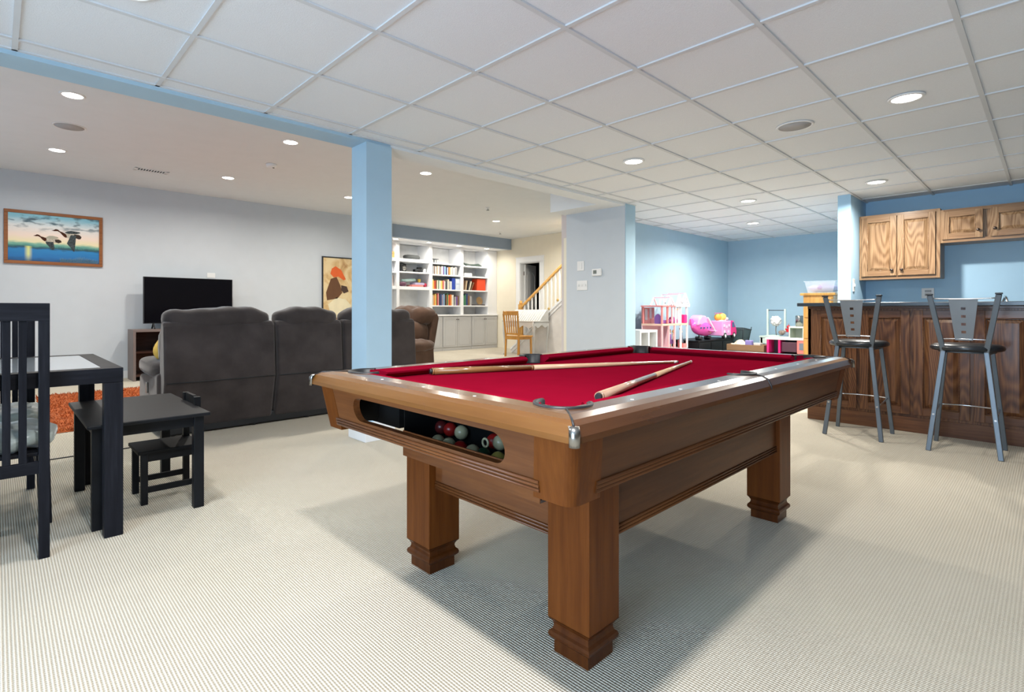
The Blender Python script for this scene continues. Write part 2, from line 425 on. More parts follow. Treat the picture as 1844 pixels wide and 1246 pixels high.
# ------------------------------------------------------------------ ceiling fixtures
def downlight(x, y, z, label, power=LAMP_W, r=.075, color=WARM):
    t = thing('ceiling_light', label, 'ceiling light', (x, y, z), group='recessed ceiling lights')
    MB().lathe((0, 0, 0), [(r, -.004), (r+.004, -.009), (r+.018, -.006), (r+.022, -.0015), (r+.022, .0), (r, .0)]).build('trim_ring', plastic, t)
    MB().lathe((0, 0, 0), [(0, -.0045), (r, -.0045), (r, -.001), (0, -.001)]).build('lens', lampglow, t)
    area('lamp', (x, y, z-.02), (0, 0, 0), r*1.8, 0, power, color, 'DISK', math.radians(165))
for x, y, l in ((4.243, .627, 'round recessed light in the tiles nearest the oak cabinets, largest of them'),
                (4.243, 2.575, 'round recessed light in the tiles above the middle of the pool table'),
                (6.805, 1.253, 'round recessed light in the tiles above the wall end left of the cabinets'),
                (6.818, 2.547, 'round recessed light in the tiles, front one of the pair before the playroom'),
                (8.623, 3.147, 'round recessed light in the tiles deepest in the playroom'),
                (.41, 2.62, 'round recessed light in the tiles above the black dining table'),
                (.41, .627, 'round recessed light in the tiles over the camera spot')):
    downlight(x, y, ZT+.003, l, LAMP_W*(1.9 if x > 6 else ((.8 if y > 2 else .55) if x > 4 else (.6 if y > 2 else 1.75))), color=(1, .97, .95) if x < 2 else WARM)
for x, y, l in ((.495, 5.87, 'bright round light in the high ceiling nearest the blue beam at far left'),
                (.53, 8.01, 'round light in the high ceiling above the duck painting'),
                (2.44, 5.84, 'round light in the high ceiling just left of the column, near the beam'),
                (2.44, 8.02, 'round light in the high ceiling above the television'),
                (4.37, 5.89, 'round light in the high ceiling just right of the blue column'),
                (4.36, 8.03, 'round light in the high ceiling cut by the left edge of the column'),
                (7.83, 8.05, 'round light in the high ceiling farthest away before the shelves'),
                (9.0, 7.05, 'added round light in the high ceiling, out of view above the stairs')):  # last one is an added, unseen lamp lighting the cream wall and door leaf
    downlight(x, y, ZH, l, LAMP_W*(1.5 if x > 8.5 else .92))
for x, y, l in ((7.6, 10.12, 'small round light above the shelves with the dark basket'), (8.54, 10.12, 'small round light above the tall bookcase'), (9.5, 10.12, 'small round light above the shelves with the orange box'), (6.66, 10.12, 'small round light above the leftmost shelves')):
    downlight(x, y, 2.65, l, 10, .06)
grille = plain('speaker_grille', (.42, .41, .41), .7, bmp=.001, bscale=600)
for x, y, z, r, l in ((.556, 6.9, ZH, .125, 'round grey speaker set in the high ceiling'), (4.30, 1.28, ZT+.004, .105, 'round grey speaker set in the ceiling tiles')):
    t = thing('ceiling_speaker', l, 'ceiling speaker', (x, y, z))
    MB().lathe((0, 0, 0), [(r, -.003), (r+.003, -.007), (r+.016, -.005), (r+.018, 0), (r, 0)], 32).build('rim', plastic, t)
    MB().lathe((0, 0, 0), [(0, -.006), (r, -.004), (r, 0), (0, 0)], 32).build('grille', grille, t)
t = thing('ceiling_vent', 'white slotted air vent in the high ceiling', 'air vent', (1.55, 8.32, ZH))
MB().box(-.2, -.085, -.006, .2, -.055, 0).box(-.2, .055, -.006, .2, .085, 0).box(-.2, -.085, -.006, -.165, .085, 0).box(.165, -.085, -.006, .2, .085, 0).build('frame', plastic, t, .001)
bx(-.165, -.055, -.002, .165, .055, 0).build('duct', plain('vent_dark', (.03, .03, .03), .8), t)
q = MB()
for k in range(11): q.box(-.16+k*.032-.006, -.055, -.006, -.16+k*.032+.006, .055, -.002)
q.build('slat', plastic, t)
t = thing('smoke_detector', 'white round smoke detector on the high ceiling', 'smoke detector', (2.63, 6.9, ZH))
MB().lathe((0, 0, 0), [(.0, -.045), (.045, -.045), (.06, -.035), (.065, -.012), (.068, 0)]).build('body', plastic, t)
MB().lathe((.02, -.02, 0), [(.0, -.05), (.012, -.05), (.014, -.043), (.014, -.03)]).build('sensor', blackr, t)
for x, y, l in ((6.70, 7.11, 'small fire sprinkler on the high ceiling nearer the column'), (9.02, 9.13, 'small fire sprinkler on the high ceiling near the shelf soffit')):
    t = thing('fire_sprinkler', l, 'sprinkler', (x, y, ZH))
    MB().lathe((0, 0, 0), [(.045, 0), (.04, -.008), (.012, -.012), (.012, -.03), (.0, -.03)]).build('escutcheon', plastic, t)
    MB().lathe((0, 0, 0), [(.0, -.05), (.03, -.048), (.032, -.045), (.006, -.042), (.006, -.03)]).build('deflector', steel, t)

# ------------------------------------------------------------------ pool table
TX, TY = 2.073, 1.337
T = thing('pool_table', 'large brown wooden pool table with red cloth and thick square legs', 'pool table', (TX, TY, 0))
def rect(hx, hy): return lambda o: [(-hx+o, -hy+o), (hx-o, -hy+o), (hx-o, hy-o), (-hx+o, hy-o)]
HX, HYY = 1.165, .645
RI = .118    # width of wooden rail
CU = .168    # cushion nose
corner = [(-HX+CU-.012, -HYY+CU-.012), (HX-CU+.012, -HYY+CU-.012), (HX-CU+.012, HYY-CU+.012), (-HX+CU-.012, HYY-CU+.012)]
PR = .066
pk = []
for (x, y) in corner: pk.append((x-math.copysign(.018, x), y-math.copysign(.018, y), PR))
pk[:] = [(x+math.copysign(.012, x), y+math.copysign(.012, y), r) for x, y, r in pk]
for y in (-1, 1): pk.append((0, y*(HYY-CU+.045), .058))
def pockcut(z0, z1, gr=0):
    return [MB().cyl((x, y, z0), (x, y, z1), r+gr, n=32) for x, y, r in pk]
def railseg(side):
    prof = [(0, .744), (.002, .757), (.014, .780), (.03, .789), (.06, .793), (RI, .793), (RI, .744)]
    L = rect(HX, HYY); i = {'S': 0, 'E': 1, 'N': 2, 'W': 3}[side]; j = (i+1) % 4
    mb = MB(); ra = [(*L(o)[i], z) for o, z in prof]; rb = [(*L(o)[j], z) for o, z in prof]; n = len(prof)
    mb.add(ra+rb, [(k, (k+1) % n, n+(k+1) % n, n+k) for k in range(n)]+[tuple(range(n)), tuple(range(n, 2*n))[::-1]])
    return mb
railx = wood('pool_rail_lacquer_long', (.065, .023, .008), (.095, .036, .013), (.13, .055, .022), 'x', .22, .6, 22)
for sd in 'SENW':
    o = railseg(sd).build('rail', railx if sd in 'SN' else raily, T)
    boolean_cut(o, pockcut(.7, .85, .004)); o.data.materials.clear(); o.data.materials.append(railx if sd in 'SN' else raily)
    for p in o.data.polygons: p.use_smooth = False
# cloth bed
o = bx(-HX+RI, -HYY+RI, .728, HX-RI, HYY-RI, .757).build('bed', felt, T); boolean_cut(o, pockcut(.7, .8)); 
# cushions
def cushion(p0, p1, inw, cut0, cut1):
    p0, p1, inw = Vector(p0), Vector(p1), Vector(inw); d = (p1-p0).normalized(); w = CU-RI
    sec = [(0, .7575), (0, .793), (w*.55, .792), (w, .783), (w*.97, .776), (w*.55, .7575)]
    mb = MB(); a = []; b_ = []
    for o_, z in sec:
        q = p0 + inw*o_ + d*(cut0*o_/w); a.append((q.x, q.y, z))
        q = p1 + inw*o_ - d*(cut1*o_/w); b_.append((q.x, q.y, z))
    n = len(sec)
    mb.add(a+b_, [(k, (k+1) % n, n+(k+1) % n, n+k) for k in range(n)]+[tuple(range(n)), tuple(range(n, 2*n))[::-1]])
    return mb
xi, yi = HX-RI, HYY-RI; cg = .078
for sy in (-1, 1):
    cushion((-xi+cg, sy*yi, 0), (-.062, sy*yi, 0), (0, -sy, 0), .052, .02).build('cushion', felt, T)
    cushion((.062, sy*yi, 0), (xi-cg, sy*yi, 0), (0, -sy, 0), .02, .052).build('cushion', felt, T)
for sx_ in (-1, 1):
    cushion((sx_*xi, -yi+cg, 0), (sx_*xi, yi-cg, 0), (-sx_, 0, 0), .052, .052).build('cushion', felt, T)
# pocket liners: black horseshoe rim plus drop cup
for k, (x, y, r) in enumerate(pk):
    if k < 4: a0 = math.atan2(y, x); half = math.radians(118)
    else: a0 = math.copysign(PI/2, y); half = math.radians(98)
    pts = [(x+(r+.001)*math.cos(a0+half*(i/18-1)), y+(r+.001)*math.sin(a0+half*(i/18-1)), .794) for i in range(37)]
    rim = MB(); n = len(pts)
    ins = [(x+(r-.004)*math.cos(a0+half*(i/18-1)), y+(r-.004)*math.sin(a0+half*(i/18-1))) for i in range(37)]
    ous = [(x+(r+.011)*math.cos(a0+half*(i/18-1)), y+(r+.011)*math.sin(a0+half*(i/18-1))) for i in range(37)]
    vs = [(*p, .7945) for p in ins]+[(*p, .7975) for p in ous]+[(*p, .790) for p in ous]+[(*p, .70) for p in ins]+[(*p, .7985) for p in [((a[0]+b2[0])/2, (a[1]+b2[1])/2) for a, b2 in zip(ins, ous)]]
    fs = []
    for i in range(36):
        fs += [(i, i+1, 4*n+i+1, 4*n+i), (4*n+i, 4*n+i+1, n+i+1, n+i), (n+i, n+i+1, 2*n+i+1, 2*n+i), (i, i+1, 3*n+i+1, 3*n+i)]
    rim.add(vs, fs, True)
    po = rim.build('pocket', blackr, T)
    MB().lathe((x, y, .60), [(0, .0), (r*.8, .01), (r*.98, .06), (r*.98, .15)], 24).build('pocket_cup', blackp, po)
# chrome corner caps, seam strips and sights
for sx_ in (-1, 1):
    for sy in (-1, 1):
        cx, cy = sx_*HX, sy*HYY
        mb = MB(); d = Vector((sx_, sy, 0)).normalized()
        pts = [Vector((cx, cy, 0))+d*.001+Vector((-sx_*.03, 0, 0)), Vector((cx, cy, 0)), Vector((cx, cy, 0))+Vector((0, -sy*.03, 0))]
        arc = []
        for t in range(9):
            a = math.radians(-100+25*t)+math.atan2(sy, sx_)
            arc.append((cx-d.x*.008+.0125*math.cos(a), cy-d.y*.008+.0125*math.sin(a)))
        mb.add([(x, y, .738) for x, y in arc]+[(x*1.0, y*1.0, .772) for x, y in arc]+[(x-d.x*.010, y-d.y*.010, .781) for x, y in arc],
               [(i, i+1, 9+i+1, 9+i) for i in range(8)]+[(9+i, 9+i+1, 18+i+1, 18+i) for i in range(8)]+[tuple(range(9)), tuple(range(18, 27))], True)
        mb.build('corner_cap', chrome, T)
        px_, py_, r_ = [p for p in pk[:4] if p[0]*sx_ > 0 and p[1]*sy > 0][0]
        e = Vector((px_, py_, 0))+d*(r_+.008)
        MB().tube([(e.x, e.y, .7945), (cx-sx_*.035, cy-sy*.035, .7905), (cx-sx_*.014, cy-sy*.014, .780)], .0028, 6).build('seam', blackr, T)
for sy in (-1, 1):
    y0 = sy*HYY
    MB().tube([(0, y0-sy*.055, .7935), (0, y0-sy*.03, .789), (0, y0-sy*.014, .7805), (0, y0-sy*.001, .757), (0, y0, .745)], .0032, 6).build('seam', blackr, T)
q = []
for sy in (-1, 1):
    for k in range(-3, 4):
        if k: q.append((k*.272, sy*(HYY-.075)))
for sx_ in (-1, 1):
    for k in (-1, 0, 1): q.append((sx_*(HX-.075), k*.24))
for x, y in q: MB().lathe((x, y, .7925), [(0, .0012), (.0045, .0010), (.006, 0)], 10).build('sight', pearl, T)
# skirt (tapered box) : S,N long panels; W,E end panels, slotted west one
ST, SB = .744, .604
def sk(hx, hy, z): 
    t = (ST-z)/(ST-.581); return hx-.027*t, hy-.027*t
KX, KY = 1.142, .622
def skirt_panel(side, slot=False):
    cw = .115
    def P(u, z, dep=0):
        hx, hy = sk(KX, KY, z)
        if side == 'W': return (-hx+dep, u, z)
        if side == 'E': return (hx-dep, u, z)
        if side == 'S': return (u, -hy+dep, z)
        return (u, hy-dep, z)
    H = (KY if side in 'WE' else KX)-cw
    mb = MB()
    if not slot:
        vs = [P(-H, SB), P(H, SB), P(H, ST), P(-H, ST)]+[P(-H, SB, .025), P(H, SB, .025), P(H, ST, .025), P(-H, ST, .025)]
        mb.add(vs, [(0, 1, 2, 3), (4, 7, 6, 5), (0, 4, 5, 1), (1, 5, 6, 2), (2, 6, 7, 3), (3, 7, 4, 0)])
    else:
        u0, u1, z0, z1 = -.40, .365, .638, .722; r = (z1-z0)/2
        inner = []
        for i in range(13): a = -PI/2+PI*i/12; inner.append((u1-r+r*math.cos(a), (z0+z1)/2+r*math.sin(a)))
        for i in range(13): a = PI/2+PI*i/12; inner.append((u0+r+r*math.cos(a), (z0+z1)/2+r*math.sin(a)))
        outer = []
        for (u, z) in inner:
            # project to the outer rectangle
            if u > u1-r+1e-6 or u < u0+r-1e-6:
                a = math.atan2(z-(z0+z1)/2, u-(u1-r if u > 0 else u0+r))
                ux, uz = math.cos(a), math.sin(a); cu = (u1-r if u > 0 else u0+r)
                lx = ((H-cu)/ux if ux > 1e-6 else ((-H-cu)/ux if ux < -1e-6 else 1e9))
                lz = ((ST-(z0+z1)/2)/uz if uz > 1e-6 else ((SB-(z0+z1)/2)/uz if uz < -1e-6 else 1e9))
                l = min(lx, lz); outer.append((cu+ux*l, (z0+z1)/2+uz*l))
            else: outer.append((u, ST if z > (z0+z1)/2 else SB))
        n = len(inner)
        # insert rectangle corners as triangles
        vi = [P(*p) for p in inner]; vo = [P(*p) for p in outer]; vi2 = [P(*p, .025) for p in inner]; vo2 = [P(*p, .025) for p in outer]
        fs = []
        for k in range(n):
            l = (k+1) % n
            fs += [(k, l, n+l, n+k), (2*n+k, 3*n+k, 3*n+l, 2*n+l), (k, 2*n+k, 2*n+l, l)]
        mb.add(vi+vo+vi2+vo2, fs)
        for k in range(n):
            l = (k+1) % n; a, b2 = outer[k], outer[l]
            if abs(a[0]-b2[0]) > 1e-5 and abs(a[1]-b2[1]) > 1e-5:
                c = (math.copysign(H, a[0]), ST if max(a[1], b2[1]) > ST-1e-4 else SB)
                mb.add([P(*a), P(*b2), P(*c), P(*a, .025), P(*b2, .025), P(*c, .025)], [(0, 1, 2), (3, 5, 4)])
    # bead moulding ridges along the foot
    return mb, P, H
for side in 'SENW':
    mb, P, H = skirt_panel(side, side == 'W')
    mt = ptw if side in 'SN' else ptwy
    pn = mb.build('skirt_panel', mt, T)
    rd = MB()
    for z in (.602, .612, .622): 
        rd.tube([P(-H, z, -.001), P(H, z, -.001)], .0052, 8)
    rd.build('bead_moulding', mt, pn)
# slot lip
# corner posts, rounded
for sx_ in (-1, 1):
    for sy in (-1, 1):
        mb = MB(); rings = []
        for z in (.581, .60, .744):
            hx, hy = sk(KX, KY, z); rr = .03; w = .113
            ring = [(hx-w, hy+.001)]
            for i in range(7):
                a = PI/2-PI/2*i/6; ring.append((hx+.001-rr+rr*math.cos(a), hy+.001-rr+rr*math.sin(a)))
            ring += [(hx+.001, hy-w), (hx-.028, hy-w), (hx-.028, hy-.028), (hx-w, hy-.028)]
            rings.append([(sx_*x, sy*y, z) for x, y in ring])
        n = len(rings[0]); vs = [v for r in rings for v in r]; fs = []
        for i in range(2):
            for k in range(n): l = (k+1) % n; fs.append((i*n+k, i*n+l, (i+1)*n+l, (i+1)*n+k))
        mb.add(vs, fs+[tuple(range(n)), tuple(range(2*n, 3*n))])
        mb.build('corner_post', ptwz, T)
# under frame and legs
LX, LY, LW_ = .768, .374, .152
for sy in (-1, 1):
    ap = MB(); y = sy*(LY+.045); ap.box(-LX, y-.014, .345, LX, y+.014, .604)
    for k in range(3): ap.tube([(-LX, y+sy*.014, .350+k*.011), (LX, y+sy*.014, .350+k*.011)], .005, 8)
    ap.build('apron', ptw, T)
for sx_ in (-1, 1):
    ap = MB(); x = sx_*(LX+.030); ap.box(x-.014, -LY, .335, x+.014, LY, .604)
    for k in range(3): ap.tube([(x+sx_*.014, -LY, .340+k*.011), (x+sx_*.014, LY, .340+k*.011)], .005, 8)
    ap.build('apron', ptwy, T)
def frustum_col(prof):
    mb = MB(); vs = []
    for hw, z in prof: vs += [(-hw, -hw, z), (hw, -hw, z), (hw, hw, z), (-hw, hw, z)]
    fs = [(0, 3, 2, 1), tuple(4*(len(prof)-1)+k for k in range(4))]
    for i in range(len(prof)-1):
        for k in range(4): l = (k+1) % 4; fs.append((4*i+k, 4*i+l, 4*i+4+l, 4*i+4+k))
    return mb.add(vs, fs)
for sx_ in (-1, 1):
    for sy in (-1, 1):
        lg = frustum_col([(.076, .105), (.076, .604)]).build('leg', ptwz, T, .002, loc=(sx_*LX, sy*LY, 0))
        frustum_col([(.062, 0), (.062, .036), (.067, .040), (.074, .048), (.0755, .056), (.073, .064), (.066, .070), (.063, .078), (.063, .086), (.068, .095), (.076, .105)]).build('foot', ptwf, lg)
# rounded block between legs and bed, ball tray behind the slot
bx(-LX-.05, -LY-.05, .604, LX+.1, LY+.05, .62).build('under_frame', blackp, T)
tr = MB().box(-1.00, -.405, .522, -.81, .24, .528).box(-.815, -.405, .528, -.81, .24, .725).box(-1.00, .235, .528, -.81, .24, .725).box(-1.00, -.405, .528, -.81, -.40, .725)
bx(-1.004, -.405, .514, -1.0, .24, .604).build('tray_front', ptwy, T)
tr.build('ball_tray', blackp, T)
bx(-1.0, -.405, .514, -.81, .24, .5215).build('tray_bottom', plain('dark_tray_board', (.06, .04, .035), .6), T)
bx(-.99, .285, .60, -.93, .57, .722).build('ball_return', blackp, T)
bx(-1.05, -.5, .722, 1.05, .5, .728).build('slate_underside', blackp, T)
ballc = [('red', (.30, .012, .01)), ('cream', (.42, .40, .25)), ('orange', (.38, .07, .012)), ('yellow', (.40, .34, .08)), ('maroon', (.10, .012, .012)), ('green', (.015, .05, .025))]  # ball colours darkened to hold the shade inside the slot
bm_ = {n: plain(n+'_ball', c, .3, var=.02) for n, c in ballc}
for (c, x, y, z, ds) in (
    ('orange', -0.841, 0.309, 0.5545, 'farthest left in the slot, half sunk'),
    ('cream', -0.893, 0.179, 0.5542, 'left one, low behind the slot edge'),
    ('red', -0.841, 0.172, 0.5920, 'raised one behind the left cream balls'),
    ('cream', -0.893, 0.118, 0.5542, 'low, second from the left'),
    ('cream', -0.841, 0.109, 0.5920, 'biggest looking, raised in the middle of the row'),
    ('red', -0.893, 0.054, 0.5542, 'low, just under the raised cream one'),
    ('cream', -0.893, -0.010, 0.5542, 'low, left of the pale plastic ring'),
    ('red', -0.841, -0.061, 0.5920, 'raised, near the right end of the slot'),
    ('cream', -0.841, -0.090, 0.5920, 'raised, at the right end of the slot'),
    ('yellow', -0.893, -0.133, 0.5542, 'low at the right end of the slot'),
    ('maroon', -0.841, 0.225, 0.5920, 'dark and barely seen at the back left'),
    ('green', -0.893, -0.065, 0.5542, 'dark, low in front of the pale ring'),
    ):
    o = MB().ell((0, 0, 0), (.026,)*3, 20, 12).build('billiard_ball', bm_[c])
    o.location = (TX+x, TY+y, z); tag(o, '%s billiard ball %s' % (c, ds), 'billiard ball', 'balls in the pool table slot')
o = MB().tube([(0, .013*math.cos(k*PI/8), .013*math.sin(k*PI/8)) for k in range(16)], .004, 8, True).build('plastic_ring', bm_['cream'])
o.location = (TX-.905, TY-0.086, .602); tag(o, 'pale plastic ring lying among the billiard balls', 'ring')

# cues lying on the cloth
def cue(name, butt, tip, mats, label, k):
    A, B = Vector(butt), Vector(tip); L = (B-A).length
    t = thing('pool_cue', label, 'pool cue', A, 0, 'pool cues on the red cloth')
    t.rotation_euler = (B-A).to_track_quat('X', 'Z').to_euler()
    j = L*k; r = lambda x: .0150-(.0150-.0066)*x/L
    MB().lathe((0, 0, 0), [(0, 0)]).build if 0 else None
    def seg(a, b_, nm, mt): 
        o = MB().cyl((a, 0, 0), (b_, 0, 0), r(a), r(b_), 20).build(nm, mt, t); return o
    seg(.018, j, 'butt', mats[0]); seg(j, j+.012, 'joint', mats[2]); seg(j+.012, L-.03, 'shaft', mats[1]); seg(L-.03, L-.008, 'ferrule', pearl)
    MB().cyl((L-.008, 0, 0), (L, 0, 0), .0063, .005, 14).build('tip', blackr, t)
    MB().cyl((0, 0, 0), (.010, 0, 0), .010, .012, 20).build('bumper', blackr, t); MB().cyl((.010, 0, 0), (.018, 0, 0), .0145, .015, 20).build('butt_cap', mats[0], t)
cue('a', (1.352, 1.795, .7725), (2.60, 1.318, .7646), (cueb, cuew, cueb), 'pool cue with dark brown butt, lying across the far side of the red cloth', .36)
cue('b', (1.325, .925, .7725), (2.665, 1.278, .7646), (cueg, cuew, cueg), 'shorter looking pale pool cue pointing away from the near corner pocket', .46)

# ------------------------------------------------------------------ bar and oak cabinets
def raised_panel(mb_frame, x, y0, y1, z0, z1, fw, face=-1, t=.02):
    """door at plane x facing -X; returns frame mesh and panel mesh"""
    mb_frame.box(x-t, y0, z0, x, y0+fw, z1).box(x-t, y1-fw, z0, x, y1, z1)
    rl = (MB().box(x-t, y0+fw, z0, x, y1-fw, z0+fw), MB().box(x-t, y0+fw, z1-fw, x, y1-fw, z1))
    a0, a1, c0, c1 = y0+fw, y1-fw, z0+fw, z1-fw; g2 = .008; bv = .03
    p = MB(); vs = [(x-.006, a0, c0), (x-.006, a1, c0), (x-.006, a1, c1), (x-.006, a0, c1),
                    (x-.006, a0+g2, c0+g2), (x-.006, a1-g2, c0+g2), (x-.006, a1-g2, c1-g2), (x-.006, a0+g2, c1-g2),
                    (x-t+.001, a0+g2+bv, c0+g2+bv), (x-t+.001, a1-g2-bv, c0+g2+bv), (x-t+.001, a1-g2-bv, c1-g2-bv), (x-t+.001, a0+g2+bv, c1-g2-bv)]
    fs = []
    for i in range(2):
        for k in range(4): l = (k+1) % 4; fs.append((4*i+k, 4*i+l, 4*i+4+l, 4*i+4+k))
    fs.append((8, 9, 10, 11)); p.add(vs, fs)
    ins = MB()
    for (ya, za, yb, zb_) in ((a0, c0, a1, c0), (a1, c0, a1, c1), (a1, c1, a0, c1), (a0, c1, a0, c0)):
        ins.tube([(x-t+.003, ya, za), (x-t+.003, yb, zb_)], .005, 6)
    return mb_frame, rl, p, ins
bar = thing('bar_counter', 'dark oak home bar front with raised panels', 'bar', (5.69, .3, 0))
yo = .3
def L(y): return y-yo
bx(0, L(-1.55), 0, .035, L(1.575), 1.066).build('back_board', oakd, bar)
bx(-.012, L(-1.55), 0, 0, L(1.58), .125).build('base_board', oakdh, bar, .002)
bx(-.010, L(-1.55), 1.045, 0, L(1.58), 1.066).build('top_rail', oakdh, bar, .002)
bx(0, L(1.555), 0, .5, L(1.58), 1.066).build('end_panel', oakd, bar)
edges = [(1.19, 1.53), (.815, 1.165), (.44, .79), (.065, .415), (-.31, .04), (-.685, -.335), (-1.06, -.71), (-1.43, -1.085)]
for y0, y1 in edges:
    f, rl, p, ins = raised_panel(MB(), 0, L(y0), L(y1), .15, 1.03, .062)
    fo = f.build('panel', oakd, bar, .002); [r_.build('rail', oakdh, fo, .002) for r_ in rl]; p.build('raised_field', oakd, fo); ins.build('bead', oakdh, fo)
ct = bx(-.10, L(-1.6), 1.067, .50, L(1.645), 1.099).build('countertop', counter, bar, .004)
bc = thing('sink_cabinet', 'dark oak sink counter behind the bar against the blue wall', 'cabinet', (7.75, -.3, 0))
bx(-.28, -1.3, 0, .295, 1.85, .88).build('carcass', oakd, bc); bx(-.31, -1.3, .88, .295, 1.86, .915).build('worktop', counter, bc, .004)
fa = thing('faucet', 'curved steel tap rising behind the right bar stool', 'faucet', (7.82, .36, .915))
MB().lathe((0, 0, 0), [(.028, 0), (.028, .02), (.014, .03), (.012, .06)]).build('base', rod, fa)
MB().tube([(0, 0, .03), (0, 0, .18), (-.02, -.02, .23), (-.07, -.03, .26), (-.13, -.04, .25), (-.17, -.05, .21), (-.18, -.05, .17)], .011, 10).build('spout', rod, fa)
MB().tube([(.0, .02, .06), (0, .10, .09)], .006, 8).build('lever', rod, fa)
bronze = plain('dark_bronze_knob', (.10, .075, .065), .3, .9)
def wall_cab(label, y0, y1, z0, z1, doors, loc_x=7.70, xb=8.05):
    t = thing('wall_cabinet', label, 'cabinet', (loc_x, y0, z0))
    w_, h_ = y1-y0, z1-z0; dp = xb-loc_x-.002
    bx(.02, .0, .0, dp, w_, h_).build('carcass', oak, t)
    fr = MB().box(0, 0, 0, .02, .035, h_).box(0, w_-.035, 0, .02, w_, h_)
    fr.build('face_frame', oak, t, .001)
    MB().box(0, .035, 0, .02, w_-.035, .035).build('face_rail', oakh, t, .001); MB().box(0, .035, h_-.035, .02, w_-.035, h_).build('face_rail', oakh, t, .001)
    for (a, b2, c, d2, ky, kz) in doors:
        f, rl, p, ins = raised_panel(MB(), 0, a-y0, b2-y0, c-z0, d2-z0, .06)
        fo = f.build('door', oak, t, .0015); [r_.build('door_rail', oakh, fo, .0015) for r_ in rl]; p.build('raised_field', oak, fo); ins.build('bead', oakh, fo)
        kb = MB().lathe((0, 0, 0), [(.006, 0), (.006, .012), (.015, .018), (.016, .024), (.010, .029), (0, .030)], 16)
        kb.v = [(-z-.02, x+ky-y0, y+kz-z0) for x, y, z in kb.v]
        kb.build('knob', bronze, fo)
    return t
wall_cab('tall two-door oak wall cabinet beside the blue wall end', .84, 1.585, 1.395, 2.165, [(1.225, 1.56, 1.435, 2.135, 1.265, 1.50), (.88, 1.217, 1.435, 2.135, 1.175, 1.50)])
wall_cab('short oak wall cabinet right of the tall one, high under the ceiling', .055, .838, 1.775, 2.14, [(.495, .825, 1.81, 2.115, .53, 1.89), (.08, .435, 1.81, 2.115, .40, 1.89)])
wall_cab('short oak wall cabinet at the right picture edge', -.74, .053, 1.775, 2.14, [(-.33, .02, 1.81, 2.115, -.29, 1.89), (-.72, -.37, 1.81, 2.115, -.41, 1.89)])
o = bx(8.038, .93, 1.17, 8.05, 1.045, 1.29).build('wall_outlet', plastic, None, .003)
tag(o, 'white wall outlet plate on the blue wall below the oak cabinets', 'outlet')
for z in (1.20, 1.24): bx(8.035, .955, z, 8.038, 1.015, z+.028).build('socket', plain('socket_grey', (.35, .35, .35), .4) if 'socket_grey' not in MATS else MATS['socket_grey'], o)
o = bx(7.40, 1.582, 1.25, 7.47, 1.59, 1.40).build('wall_outlet', plastic, None, .002)
tag(o, 'narrow white switch plate on the side of the blue wall end', 'switch')
bx(7.425, 1.57, 1.31, 7.445, 1.582, 1.34).build('toggle', plastic, o)

